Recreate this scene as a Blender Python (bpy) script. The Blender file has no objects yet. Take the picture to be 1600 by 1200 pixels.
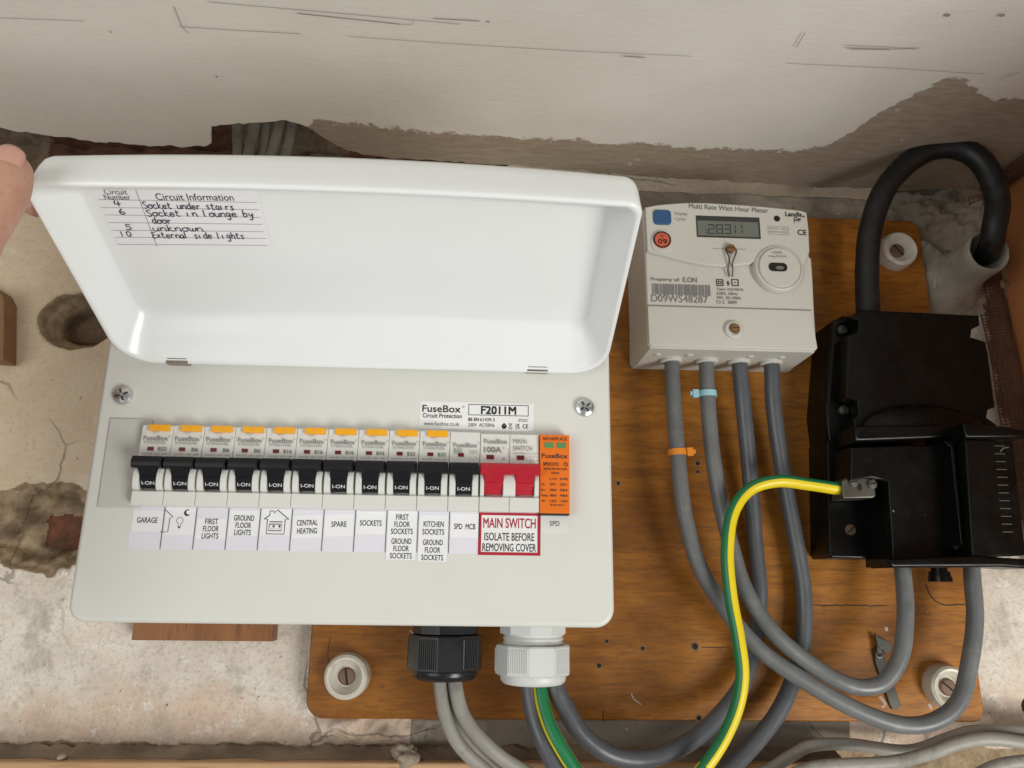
import bpy, bmesh, math, random
from mathutils import Vector, Matrix, noise
from mathutils.geometry import interpolate_bezier
random.seed(7)
R_ = math.radians
scene = bpy.context.scene
COL = scene.collection

# ------------------------------------------------------------------ camera
F_PX = 1200.0
def _cam_rot():
    rx = Matrix.Rotation(R_(14.6), 3, 'X'); rz = Matrix.Rotation(R_(-2.5), 3, 'Z'); ry = Matrix.Rotation(R_(-0.75), 3, 'Y')
    return rz @ rx @ ry
CR = _cam_rot()
CAM = Vector((0, -0.56, 0))
cam = bpy.data.cameras.new('camera'); cam_o = bpy.data.objects.new('camera', cam); COL.objects.link(cam_o)
cam.sensor_width = 36; cam.lens = F_PX / 1600 * 36; cam.clip_start = 0.01; cam.clip_end = 50
m3 = Matrix((CR.col[0], CR.col[2], -CR.col[1])).transposed()
cam_o.matrix_world = Matrix.Translation(CAM) @ m3.to_4x4()
scene.camera = cam_o

# ------------------------------------------------------------------ light
w = bpy.data.worlds.new('World'); scene.world = w; w.use_nodes = True
bg = w.node_tree.nodes['Background']; bg.inputs[0].default_value = (0.93, 0.96, 1.0, 1); bg.inputs[1].default_value = 0.23
def area(name, loc, target, size, size_y, power, col):
    l = bpy.data.lights.new(name, 'AREA'); l.shape = 'RECTANGLE'; l.size = size; l.size_y = size_y; l.energy = power; l.color = col
    o = bpy.data.objects.new(name, l); COL.objects.link(o); o.location = loc
    o.rotation_euler = (Vector(target) - Vector(loc)).to_track_quat('-Z', 'Y').to_euler(); return o
area('window_light', (0.90, -1.15, -0.72), (-0.05, 0, 0.10), 0.6, 0.7, 17, (1.0, 0.99, 0.935))
area('left_fill_light', (-0.85, -1.10, -0.15), (-0.2, 0, 0.12), 0.8, 0.8, 5.5, (1.0, 0.985, 0.94))  # fill lamp added to brighten the left wall and ceiling
sl = bpy.data.lights.new('daylight_shaft', 'SPOT'); sl.energy = 11; sl.color = (1.0, 0.93, 0.80); sl.spot_size = R_(15); sl.spot_blend = 1.0; sl.shadow_soft_size = 0.06
so_ = bpy.data.objects.new('daylight_shaft', sl); COL.objects.link(so_); so_.location = (0.95, -0.95, -0.75); so_.rotation_euler = (Vector((0.325, 0, -0.055)) - Vector(so_.location)).to_track_quat('-Z', 'Y').to_euler()
scene.view_settings.view_transform = 'Standard'; scene.view_settings.look = 'None'
scene.view_settings.gamma = 1; scene.view_settings.exposure = 0.0; scene.view_settings.use_curve_mapping = False

# ------------------------------------------------------------------ helpers
def P(px, py, d):
    v = CR @ Vector(((px - 800) / F_PX, 1, (600 - py) / F_PX))
    return CAM + v * (d / v.y)
def XZ(px, py, d):
    p = P(px, py, d); return (p.x, p.z)
def frame_y(d):                      # local (u,v,w) -> (X, Z, towards the room); w = 0 lies d metres from the viewing point
    return Matrix(((1, 0, 0, 0), (0, 0, -1, d - 0.56), (0, 1, 0, 0), (0, 0, 0, 1)))
def rrect(u0, u1, v0, v1, r, n=6):
    if not isinstance(r, (tuple, list)): r = (r,) * 4          # bl br tr tl
    out = []
    for (cu, cv, a0, rr) in ((u0, v0, 180, r[0]), (u1, v0, 270, r[1]), (u1, v1, 0, r[2]), (u0, v1, 90, r[3])):
        su = 1 if cu == u0 else -1; sv = 1 if cv == v0 else -1
        if rr <= 0: rr = 1e-5
        for k in range(n + 1):
            a = R_(a0 + 90 * k / n)
            out.append((cu + su * rr + rr * math.cos(a), cv + sv * rr + rr * math.sin(a)))
    return out
def area2(o): return sum(o[i][0] * o[(i + 1) % len(o)][1] - o[(i + 1) % len(o)][0] * o[i][1] for i in range(len(o)))
def inset(o, d):
    n = len(o); out = []
    for i in range(n):
        a, b, c = Vector(o[i - 1]), Vector(o[i]), Vector(o[(i + 1) % n])
        e1 = (b - a); e2 = (c - b)
        if e1.length < 1e-9: e1 = e2
        if e2.length < 1e-9: e2 = e1
        e1 = e1.normalized(); e2 = e2.normalized()
        n1 = Vector((-e1.y, e1.x)); n2 = Vector((-e2.y, e2.x)); nn = n1 + n2
        if nn.length < 1e-6: nn = n1
        nn.normalize(); k = max(0.5, nn.dot(n1)); out.append(tuple(b + nn * (d / k)))
    return out
def catmull(pts, sub=8):
    p = [Vector(q) for q in pts]; p = [p[0] * 2 - p[1]] + p + [p[-1] * 2 - p[-2]]; out = []
    for i in range(1, len(p) - 2):
        a, b, c, d = p[i - 1], p[i], p[i + 1], p[i + 2]
        for k in range(sub):
            t = k / sub
            out.append(0.5 * ((2 * b) + (c - a) * t + (2 * a - 5 * b + 4 * c - d) * t * t + (3 * b - a - 3 * c + d) * t ** 3))
    out.append(p[-2]); return out

class MB:
    def __init__(s): s.v = []; s.f = []; s.m = []
    def add(s, vs, fs, mat=0):
        o = len(s.v); s.v += [Vector(x) for x in vs]
        for i, f in enumerate(fs):
            s.f.append([o + k for k in f]); s.m.append(mat[i] if isinstance(mat, list) else mat)
        return s
    def loft(s, loops, mat=0, cap0=True, cap1=True):
        n = len(loops[0]); vs = [p for l in loops for p in l]; fs = []
        for a in range(len(loops) - 1):
            for i in range(n):
                j = (i + 1) % n; fs.append([a * n + i, a * n + j, (a + 1) * n + j, (a + 1) * n + i])
        if cap0: fs.append(list(range(n - 1, -1, -1)))
        if cap1: fs.append([(len(loops) - 1) * n + i for i in range(n)])
        return s.add(vs, fs, mat)
    def prism(s, fr, out, w0, w1, bev=0.0, mat=0, seg=3, back=True):
        if area2(out) < 0: out = out[::-1]
        loops = [[fr @ Vector((u, v, w0)) for u, v in out]]
        if bev > 0:
            for k in range(seg + 1):
                a = R_(90 * k / seg); o2 = inset(out, bev * (1 - math.cos(a)))
                loops.append([fr @ Vector((u, v, w1 - bev + bev * math.sin(a))) for u, v in o2])
        else: loops.append([fr @ Vector((u, v, w1)) for u, v in out])
        return s.loft(loops, mat, back, True)
    def box(s, fr, u0, u1, v0, v1, w0, w1, bev=0.0, r=0.0, mat=0):
        o = rrect(u0, u1, v0, v1, r, 5) if r > 0 else [(u0, v0), (u1, v0), (u1, v1), (u0, v1)]
        return s.prism(fr, o, w0, w1, bev, mat)
    def lathe(s, fr, prof, n=24, mat=0, cu=0, cv=0, rot=0, cap0=True, cap1=True):   # prof: (radius, w)
        loops = [[fr @ Vector((cu + r * math.cos(rot + 2 * math.pi * k / n), cv + r * math.sin(rot + 2 * math.pi * k / n), ww)) for k in range(n)] for r, ww in prof]
        return s.loft(loops, mat, cap0, cap1)
    def disc(s, fr, cu, cv, r, w, mat=0, n=20, rv=None):
        rv = rv or r
        return s.add([fr @ Vector((cu + r * math.cos(2 * math.pi * k / n), cv + rv * math.sin(2 * math.pi * k / n), w)) for k in range(n)], [list(range(n))], mat)
    def poly(s, fr, pts, w, mat=0):
        if area2(pts) < 0: pts = pts[::-1]
        return s.add([fr @ Vector((u, v, w)) for u, v in pts], [list(range(len(pts)))], mat)
    def rect(s, fr, u0, u1, v0, v1, w, mat=0): return s.poly(fr, [(u0, v0), (u1, v0), (u1, v1), (u0, v1)], w, mat)
    def ring(s, fr, cu, cv, r0, r1, w, mat=0, n=24, a0=0, a1=360):
        full = abs(a1 - a0) >= 360; k = n if full else n + 1; vs = []
        for i in range(k):
            a = R_(a0 + (a1 - a0) * i / n); vs += [fr @ Vector((cu + r0 * math.cos(a), cv + r0 * math.sin(a), w)), fr @ Vector((cu + r1 * math.cos(a), cv + r1 * math.sin(a), w))]
        fs = [[2 * i, 2 * i + 1, 2 * ((i + 1) % k) + 1, 2 * ((i + 1) % k)] for i in range(n)]
        return s.add(vs, fs, mat)
    def stroke(s, fr, pts, wd, w, mat=0):
        p = [Vector(q) for q in pts]; vs = []
        for i in range(len(p)):
            a = p[max(0, i - 1)]; b = p[min(len(p) - 1, i + 1)]; t = (b - a)
            if t.length < 1e-9: t = Vector((1, 0))
            t.normalize(); n = Vector((-t.y, t.x)) * wd / 2
            vs += [fr @ Vector((*(p[i] - n), w)), fr @ Vector((*(p[i] + n), w))]
        return s.add(vs, [[2 * i, 2 * i + 2, 2 * i + 3, 2 * i + 1] for i in range(len(p) - 1)], mat)
    def tube(s, pts, r, n=14, mat=0, sub=8, caps=True, flat=1.0, ref=(0, -1, 0), smooth=True):
        c = catmull(pts, sub) if smooth else [Vector(q) for q in pts]; N = len(c); loops = []
        ref = Vector(ref)
        for i in range(N):
            t = (c[min(N - 1, i + 1)] - c[max(0, i - 1)]).normalized()
            up = (ref - t * ref.dot(t))
            if up.length < 1e-3: up = t.orthogonal()
            up.normalize(); sd = t.cross(up)
            rr = r(i / (N - 1)) if callable(r) else r
            loops.append([c[i] + sd * (rr * math.cos(2 * math.pi * k / n)) + up * (rr * flat * math.sin(2 * math.pi * k / n)) for k in range(n)])
        if callable(mat):
            vs = [p for l in loops for p in l]; fs = []; ms = []
            for a in range(N - 1):
                for k in range(n):
                    j = (k + 1) % n; fs.append([a * n + k, a * n + j, (a + 1) * n + j, (a + 1) * n + k]); ms.append(mat(a / (N - 1), (k + 0.5) / n * 360))
            return s.add(vs, fs, ms)
        return s.loft(loops, mat, caps, caps)
    def text(s, fr, body, u, v, wd, ht, w, mat=0, bold=0.0, rot=0.0, shear=0.0, align='C', spacing=1.0):
        vs, fs, bb = text_mesh(body, 0, spacing)
        e = bold * ht * 1.1
        sx = (wd - 2 * e) / (bb[1] - bb[0]); sy = (ht - 2 * e) / (bb[3] - bb[2])
        mx = (bb[0] + bb[1]) / 2; my = (bb[2] + bb[3]) / 2
        c, sn = math.cos(rot), math.sin(rot)
        for q, (ex, ey) in enumerate(((0, 0),) if bold <= 0 else ((-e, -e), (e, -e), (-e, e), (e, e))):
            out = []
            for x, y in vs:
                a, b = (x - mx) * sx + ex, (y - my) * sy + ey; a += shear * b
                out.append(fr @ Vector((u + a * c - b * sn, v + a * sn + b * c, w + q * .00001)))
            s.add(out, fs, mat)
        return s
    def build(s, name, mats, parent=None, smooth=35, wn=True, loc=None):
        base = Vector(loc) if loc is not None else Vector((0, 0, 0))
        org = world_loc(parent) + base if parent else base
        me = bpy.data.meshes.new(name)
        me.from_pydata([tuple(x - org) for x in s.v], [], s.f); me.update()
        for mt in (mats if isinstance(mats, (list, tuple)) else [mats]): me.materials.append(mt)
        me.polygons.foreach_set('material_index', s.m)
        b = bmesh.new(); b.from_mesh(me); bmesh.ops.recalc_face_normals(b, faces=b.faces[:]) if s.closed() else None
        b.to_mesh(me); b.free()
        o = bpy.data.objects.new(name, me); COL.objects.link(o)
        o.location = base
        if parent: o.parent = parent
        if smooth:
            me.shade_smooth(); me.set_sharp_from_angle(angle=R_(smooth))
            if wn:
                md = o.modifiers.new('normals', 'WEIGHTED_NORMAL'); md.keep_sharp = True; md.weight = 80
        return o
    def closed(s): return True
_tc = {}
def text_mesh(body, bold, spacing):
    k = (body, bold, spacing)
    if k not in _tc:
        cu = bpy.data.curves.new('t', 'FONT'); cu.body = body; cu.size = 1; cu.offset = bold; cu.resolution_u = 3; cu.space_character = spacing
        o = bpy.data.objects.new('t', cu); me = o.to_mesh()
        vs = [(v.co.x, v.co.y) for v in me.vertices]; fs = [list(p.vertices) for p in me.polygons]
        o.to_mesh_clear(); bpy.data.objects.remove(o); bpy.data.curves.remove(cu)
        bb = (min(v[0] for v in vs), max(v[0] for v in vs), min(v[1] for v in vs), max(v[1] for v in vs))
        _tc[k] = (vs, fs, bb)
    return _tc[k]
def world_loc(o):
    l = Vector((0, 0, 0))
    while o is not None: l += o.location; o = o.parent
    return l
def tag(o, label=None, cat=None, group=None, kind=None):
    if label: o['label'] = label
    if cat: o['category'] = cat
    if group: o['group'] = group
    if kind: o['kind'] = kind
    return o
def empty(name, loc, label, cat, group=None):
    o = bpy.data.objects.new(name, None); COL.objects.link(o); o.location = loc; o.empty_display_size = 0.02
    return tag(o, label, cat, group)

# ------------------------------------------------------------------ materials
class NT:
    def __init__(s, name):
        s.mat = bpy.data.materials.new(name); s.mat.use_nodes = True; s.t = s.mat.node_tree; s.b = s.t.nodes['Principled BSDF']
        s.tc = s.t.nodes.new('ShaderNodeTexCoord')
    def n(s, typ, **kw):
        x = s.t.nodes.new(typ)
        for k, v in kw.items():
            if k in ('operation', 'blend_type', 'data_type', 'attribute_name', 'noise_dimensions', 'feature', 'distance', 'use_clamp', 'clamp', 'interpolation_type'): setattr(x, k, v)
        return x
    def set(s, sock, v):
        if isinstance(v, bpy.types.NodeSocket): s.t.links.new(v, sock)
        else: sock.default_value = v
    def noise(s, scale, detail=4, rough=.55, stretch=None, co=None, dist=0.0):
        x = s.n('ShaderNodeTexNoise'); co = co or s.tc.outputs['Object']
        if stretch:
            mp = s.n('ShaderNodeMapping'); s.t.links.new(co, mp.inputs[0]); mp.inputs['Scale'].default_value = stretch; co = mp.outputs[0]
        s.t.links.new(co, x.inputs['Vector']); x.inputs['Scale'].default_value = scale; x.inputs['Detail'].default_value = detail; x.inputs['Roughness'].default_value = rough; x.inputs['Distortion'].default_value = dist
        return x.outputs['Fac']
    def math(s, op, a, b=0.0, c=None):
        x = s.n('ShaderNodeMath', operation=op); s.set(x.inputs[0], a); s.set(x.inputs[1], b)
        if c is not None: s.set(x.inputs[2], c)
        return x.outputs[0]
    def ramp(s, fac, lo, hi, a=0.0, b=1.0):
        x = s.n('ShaderNodeMapRange'); x.interpolation_type = 'SMOOTHSTEP'; s.set(x.inputs['Value'], fac)
        x.inputs['From Min'].default_value = lo; x.inputs['From Max'].default_value = hi; x.inputs['To Min'].default_value = a; x.inputs['To Max'].default_value = b
        return x.outputs[0]
    def mix(s, fac, a, b, blend='MIX'):
        x = s.n('ShaderNodeMix', data_type='RGBA', blend_type=blend); s.set(x.inputs[0], fac)
        for sk, v in ((x.inputs[6], a), (x.inputs[7], b)):
            s.set(sk, v if isinstance(v, bpy.types.NodeSocket) else (*v[:3], 1))
        return x.outputs[2]
    def attr(s, name):
        x = s.n('ShaderNodeAttribute', attribute_name=name); return x.outputs['Fac']
    def bump(s, h, strength=.3, dist=.001):
        x = s.n('ShaderNodeBump'); x.inputs['Strength'].default_value = strength; x.inputs['Distance'].default_value = dist; s.t.links.new(h, x.inputs['Height'])
        s.t.links.new(x.outputs[0], s.b.inputs['Normal'])
    def out(s, col=None, rough=None, metal=None, spec=None):
        for k, v in (('Base Color', col), ('Roughness', rough), ('Metallic', metal), ('Specular IOR Level', spec)):
            if v is None: continue
            if k == 'Base Color' and not isinstance(v, bpy.types.NodeSocket): v = (*v[:3], 1)
            s.set(s.b.inputs[k], v)
        return s.mat

def simple(name, col, rough=.5, metal=0.0, var=.06, bump=0.0, bscale=600, spec=.5, dirt=None, dirt_amt=0.0, rv=.055, specks=0.0):
    t = NT(name); n1 = t.noise(30, 4)
    c = t.mix(t.ramp(n1, .3, .7), tuple(x * (1 - var) for x in col), tuple(min(1, x * (1 + var)) for x in col))
    if dirt: c = t.mix(t.math('MULTIPLY', t.ramp(t.noise(90, 6, .65), .5, .72), dirt_amt), c, dirt)
    if specks: c = t.mix(t.math('MULTIPLY', t.ramp(t.noise(170, 5, .75), .70, .73), specks), c, (.5, .48, .44))
    rr = t.ramp(t.noise(60, 3), .3, .7, max(.03, rough - rv), rough + rv)
    if bump: t.bump(t.noise(bscale, 2), bump, .0004)
    return t.out(c, rr, metal, spec)

M = {}
M['cover'] = simple('cream_powder_coat', (.70, .705, .655), .42, var=.012, rv=.02, bump=.10, bscale=900)
M['lid'] = simple('white_gloss_plastic', (.84, .86, .86), .22, var=.006, rv=.012)
M['blank'] = simple('grey_blanking_plastic', (.56, .565, .53), .4, var=.02)
M['module'] = simple('module_grey_plastic', (.72, .72, .68), .38, var=.02)
M['guard'] = simple('module_white_plastic', (.74, .745, .72), .3, var=.02)
M['black'] = simple('black_toggle_plastic', (.010, .0105, .012), .42, var=.15, spec=.3)
M['ink'] = simple('black_ink', (.012, .012, .014), .6)
M['grey_ink'] = simple('grey_print', (.20, .195, .19), .6)
M['faint_ink'] = simple('faint_print', (.33, .32, .31), .6)
M['blue_ink'] = simple('biro_ink', (.025, .022, .06), .6)
M['rule'] = simple('ruled_line_print', (.16, .16, .19), .6)
M['white_ink'] = simple('white_print', (.75, .75, .73), .5)
M['orange_btn'] = simple('orange_test_button', (.92, .42, .010), .35, var=.04)
M['maroon'] = simple('maroon_flag', (.15, .008, .014), .3)
M['red'] = simple('red_lever_plastic', (.46, .011, .026), .35, var=.05)
M['spd'] = simple('orange_module_plastic', (.80, .17, .008), .4, var=.04)
M['green_flag'] = simple('green_flag', (.10, .28, .10), .25)
M['sticker'] = simple('white_sticker', (.83, .83, .82), .45, var=.01)
M['lavender'] = simple('lavender_paper', (.755, .74, .81), .6, var=.01)
M['paper'] = simple('white_paper', (.84, .84, .85), .6, var=.01)
M['red_ink'] = simple('red_print', (.42, .012, .03), .5)
M['steel'] = simple('zinc_screw', (.62, .63, .62), .28, .95, var=.1)
M['slot'] = simple('dark_screw_slot', (.03, .04, .04), .5)
M['hinge'] = simple('hinge_steel', (.36, .31, .26), .35, .9, var=.1)
M['brass'] = simple('brass_screw', (.33, .19, .08), .35, .9, var=.15)
M['meter'] = simple('meter_grey_plastic', (.57, .555, .50), .45, var=.015, bump=.06, bscale=800)
M['lcd'] = simple('lcd_glass', (.15, .16, .135), .15, var=.03)
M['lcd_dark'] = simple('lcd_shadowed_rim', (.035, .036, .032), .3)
M['blue_btn'] = simple('blue_button', (.022, .085, .20), .35)
M['seal'] = simple('red_seal', (.60, .11, .05), .4)
M['tail'] = simple('grey_cable_sheath', (.14, .145, .148), .40, var=.12, bump=.12, bscale=220, dirt=(.24, .235, .22), dirt_amt=.35, specks=.45)
M['tail_dark'] = simple('dark_grey_cable_sheath', (.085, .09, .10), .36, var=.1, bump=.08, bscale=220, specks=.3)
M['pale_cable'] = simple('pale_grey_cable_sheath', (.29, .275, .24), .5, var=.1, dirt=(.13, .11, .09), dirt_amt=.5)
M['old_cable'] = simple('dusty_old_sheath', (.20, .175, .13), .7, var=.2, dirt=(.08, .07, .05), dirt_amt=.5)
M['green'] = simple('green_wire', (.012, .18, .065), .35, var=.05)
M['yellow'] = simple('yellow_wire', (.80, .62, .012), .35, var=.03)
M['supply'] = simple('black_cable_sheath', (.009, .009, .0095), .45, var=.2, spec=.4, dirt=(.03, .028, .025), dirt_amt=.4, specks=.7)
M['bakelite'] = simple('black_bakelite', (.0032, .0032, .0028), .27, var=.25, bump=.05, bscale=500, spec=.20, dirt=(.012, .011, .009), dirt_amt=.35, specks=.5)
M['tie_o'] = simple('orange_cable_tie', (.75, .24, .02), .4)
M['tie_b'] = simple('pale_blue_cable_tie', (.30, .55, .62), .4)
M['gland_b'] = simple('black_nylon', (.009, .0095, .011), .30, var=.1)
M['gland_w'] = simple('white_nylon', (.66, .67, .65), .4, var=.02)
M['cup'] = simple('cream_ceramic', (.60, .56, .47), .35, var=.1, dirt=(.22, .17, .11), dirt_amt=.6)
M['rust'] = simple('rusty_screw', (.16, .10, .07), .6, .5, var=.3)
M['clip'] = simple('dull_grey_clip', (.085, .083, .075), .45, .6, var=.2)
M['term'] = simple('nickel_terminal', (.13, .125, .105), .42, .8, var=.2, dirt=(.08, .07, .05), dirt_amt=.4)
M['pipe'] = simple('plastered_pipe', (.30, .27, .22), .75, var=.15, bump=.35, bscale=180, dirt=(.22, .19, .15), dirt_amt=.6)
M['mesh'] = simple('brown_lath', (.13, .055, .026), .55, var=.25)
M['hole'] = simple('dark_hole', (.012, .010, .008), .9)
M['rubble'] = simple('crumbled_mortar', (.27, .225, .17), .9, var=.25, bump=.8, bscale=260)

def wood(name, a, b, dark, stretch, rough=.35, scale=14, wear=True):
    t = NT(name)
    g1 = t.noise(scale, 7, .62, stretch, dist=.6); g2 = t.noise(scale * 5, 5, .6, stretch); bl = t.noise(9, 4, .6)
    c = t.mix(t.ramp(g1, .30, .72), a, b)
    c = t.mix(t.math('MULTIPLY', t.ramp(g2, .52, .70), .55), c, dark)
    c = t.mix(t.math('MULTIPLY', t.ramp(bl, .50, .75), .45), c, dark)
    if wear:
        g3 = t.noise(scale * 22, 3, .6, stretch); c = t.mix(t.math('MULTIPLY', t.ramp(g3, .50, .70), .45), c, dark)
        sc = t.noise(42, 7, .75, (1, 1, 2.2)); c = t.mix(t.math('MULTIPLY', t.ramp(sc, .63, .72), .7), c, (.03, .018, .01))
        sp = t.noise(95, 5, .7); c = t.mix(t.math('MULTIPLY', t.ramp(sp, .71, .76), .5), c, (.45, .38, .30))
    t.bump(g2, .12, .0005)
    return t.out(c, t.ramp(bl, .3, .7, rough - .06, rough + .16), spec=.26)
t = NT('varnished_plywood')
g1 = t.noise(16, 6, .6, (1, 1, 10), dist=.5); g2 = t.noise(75, 4, .6, (1, 1, 8)); bl = t.noise(7, 5, .62, (1, 1, 1.6)); sc = t.noise(30, 7, .75, (1, 1, 1.6)); sp = t.noise(85, 5, .72)
c = t.mix(t.ramp(bl, .30, .68), (.185, .062, .0070), (.44, .172, .023))
c = t.mix(t.math('MULTIPLY', t.ramp(g1, .42, .68), .42), c, (.12, .043, .008))
c = t.mix(t.math('MULTIPLY', t.ramp(g2, .45, .68), .40), c, (.105, .038, .008))
c = t.mix(t.math('MULTIPLY', t.ramp(sc, .60, .70), .60), c, (.055, .024, .009))
c = t.mix(t.math('MULTIPLY', t.ramp(sp, .70, .75), .45), c, (.42, .31, .21))
t.bump(g2, .10, .0004); M['ply'] = t.out(c, t.ramp(sc, .35, .65, .30, .48), spec=.30)
M['block'] = wood('varnished_softwood', (.21, .085, .03), (.30, .13, .05), (.11, .04, .016), (9, 9, 1), .4, 12, False)
M['timber'] = wood('pale_pine', (.46, .27, .14), (.58, .37, .21), (.30, .15, .07), (.6, 6, 6), .5, 14, False)
M['side'] = wood('orange_varnished_board', (.52, .20, .072), (.60, .25, .095), (.38, .14, .055), (4, 1, .6), .35, 6, False)
M['brownboard'] = wood('brown_board', (.20, .105, .05), (.25, .14, .07), (.14, .07, .03), (1, 1, 4), .5, 8, False)

# skin
t = NT('skin'); n1 = t.noise(70, 4); n2 = t.noise(400, 3)
c = t.mix(t.ramp(n1, .3, .7), (.44, .225, .155), (.52, .30, .215)); c = t.mix(t.math('MULTIPLY', t.ramp(n2, .5, .7), .3), c, (.42, .16, .11))
t.b.inputs['Subsurface Weight'].default_value = .25; t.b.inputs['Subsurface Scale'].default_value = .004; t.b.inputs['Subsurface Radius'].default_value = (1, .35, .2)
t.bump(t.noise(700, 3), .25, .0004); M['skin'] = t.out(c, .48)
M['nail'] = simple('thumb_nail', (.56, .30, .23), .3, var=.04)

# wall
t = NT('old_plaster_wall')
a_tan, a_brick, a_cem, a_grey = t.attr('tan'), t.attr('brick'), t.attr('cement'), t.attr('grey')
nb = t.noise(18, 6, .65); nf = t.noise(120, 6, .7); nh = t.noise(45, 5, .6, (1, 1, 5))
def edge(a, k=.5): return t.ramp(t.math('ADD', a, t.math('MULTIPLY', t.math('SUBTRACT', nf, .5), k)), .42, .58)
pale = t.mix(t.ramp(nb, .32, .68), (.62, .55, .46), (.80, .74, .65))
pale = t.mix(t.math('MULTIPLY', t.ramp(t.noise(11, 4, .6, (1, 1, 1.6)), .5, .66), .55), pale, (.74, .56, .44))
pale = t.mix(t.math('MULTIPLY', t.ramp(t.noise(33, 6, .7), .55, .66), .5), pale, (.30, .28, .25))
sepz = t.n('ShaderNodeSeparateXYZ'); t.t.links.new(t.tc.outputs['Object'], sepz.inputs[0])
lowz = t.ramp(t.math('ADD', sepz.outputs[2], t.math('MULTIPLY', t.math('SUBTRACT', nb, .5), .09)), -.098, -.066, 1, 0)
pale = t.mix(t.math('MULTIPLY', lowz, .75), pale, t.mix(t.ramp(nf, .3, .7), (.62, .44, .32), (.70, .54, .42)))
pale = t.mix(t.math('MULTIPLY', t.ramp(t.noise(16, 5, .65, (1.3, 1, 1)), .60, .68), .6), pale, (.62, .47, .24))
ngr = t.noise(26, 7, .72, (1, 1, .8)); pale = t.mix(t.math('MULTIPLY', t.ramp(ngr, .52, .63), .55), pale, (.40, .365, .31))
pale = t.mix(t.math('MULTIPLY', t.ramp(t.noise(330, 4, .7), .48, .66), .38), pale, (.34, .29, .235))
pale = t.mix(t.math('MULTIPLY', t.ramp(t.noise(48, 7, .8, (1, 1, 1.2)), .56, .64), .6), pale, (.86, .83, .77))
tan = t.mix(t.ramp(nb, .3, .7), (.58, .455, .32), (.67, .545, .40))
tan = t.mix(t.math('MULTIPLY', t.ramp(nh, .56, .76), .18), tan, (.22, .155, .10))
tan = t.mix(t.math('MULTIPLY', t.ramp(t.noise(20, 7, .72, (1, 1, 1.3)), .56, .64), .55), tan, (.72, .64, .53))
tan = t.mix(t.math('MULTIPLY', t.ramp(t.noise(13, 6, .7), .57, .68), .45), tan, (.42, .29, .20))
tan = t.mix(t.math('MULTIPLY', t.ramp(t.noise(300, 4, .7), .5, .68), .28), tan, (.36, .27, .19))
col = t.mix(edge(a_tan, .35), pale, tan)
col = t.mix(edge(a_grey, .25), col, t.mix(nb, (.225, .19, .148), (.315, .275, .22)))
cem = t.mix(t.ramp(nf, .3, .7), (.235, .165, .095), (.42, .32, .21))
col = t.mix(edge(a_cem), col, cem)
bri = t.mix(t.ramp(nf, .3, .7), (.11, .044, .026), (.23, .085, .05))
col = t.mix(edge(a_brick), col, bri)
col = t.mix(t.attr('dark'), col, (.085, .055, .032))  # painted shade of the wall recesses and the ceiling gap
vo = t.n('ShaderNodeTexVoronoi', feature='DISTANCE_TO_EDGE'); vo.inputs['Scale'].default_value = 9
dv = t.n('ShaderNodeVectorMath', operation='ADD'); nz = t.n('ShaderNodeTexNoise'); nz.inputs['Scale'].default_value = 25; nz.inputs['Detail'].default_value = 5
t.t.links.new(t.tc.outputs['Object'], nz.inputs['Vector']); sc_ = t.n('ShaderNodeVectorMath', operation='SCALE'); t.t.links.new(nz.outputs['Color'], sc_.inputs[0]); sc_.inputs['Scale'].default_value = .03
t.t.links.new(t.tc.outputs['Object'], dv.inputs[0]); t.t.links.new(sc_.outputs[0], dv.inputs[1]); t.t.links.new(dv.outputs[0], vo.inputs['Vector'])
crk = t.math('MULTIPLY', t.ramp(vo.outputs['Distance'], .002, .009, 1, 0), t.ramp(t.noise(7, 2), .50, .58))
col = t.mix(t.math('MULTIPLY', crk, .55), col, (.15, .11, .075))
pit = t.ramp(t.noise(190, 4, .7), .665, .71); col = t.mix(t.math('MULTIPLY', pit, .75), col, (.12, .085, .055))
spl = t.ramp(t.noise(140, 4, .75, (1.0, 1, 2.5)), .655, .70); col = t.mix(t.math('MULTIPLY', spl, .65), col, (.66, .65, .62))
hh = t.math('ADD', t.math('MULTIPLY', nf, .45), t.math('MULTIPLY', nb, .25)); hh = t.math('SUBTRACT', hh, t.math('MULTIPLY', crk, .5)); hh = t.math('ADD', hh, t.math('MULTIPLY', ngr, .5)); hh = t.math('ADD', hh, t.math('MULTIPLY', t.noise(330, 4, .7), .35)); hh = t.math('SUBTRACT', hh, t.math('MULTIPLY', pit, .6)); hh = t.math('ADD', hh, t.math('MULTIPLY', spl, .25))
t.bump(hh, .6, .0024); M['wall'] = t.out(col, .85, spec=.25)
# ceiling
t = NT('painted_plaster_ceiling')
a = t.attr('bare'); nf = t.noise(150, 6, .7); nb = t.noise(8, 4, .6); nx = t.noise(60, 5, .65, (1, 4, 1))
e = t.ramp(t.math('ADD', a, t.math('MULTIPLY', t.math('SUBTRACT', nf, .5), 1.15)), .43, .57)
paint = t.mix(t.ramp(nb, .3, .7), (.68, .65, .58), (.74, .715, .645))
bare = t.mix(t.ramp(nx, .3, .7), (.30, .245, .18), (.385, .32, .245))
bare = t.mix(t.math('MULTIPLY', t.ramp(t.noise(90, 4, .7), .66, .70), .6), bare, (.55, .5, .44))
col = t.mix(e, paint, bare)
hh = t.math('ADD', t.math('MULTIPLY', nx, .35), t.math('MULTIPLY', t.noise(300, 4, .6), .25)); hh = t.math('SUBTRACT', hh, t.math('MULTIPLY', e, .5))
t.bump(hh, .5, .0012); M['ceil'] = t.out(col, .6, spec=.3)

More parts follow.
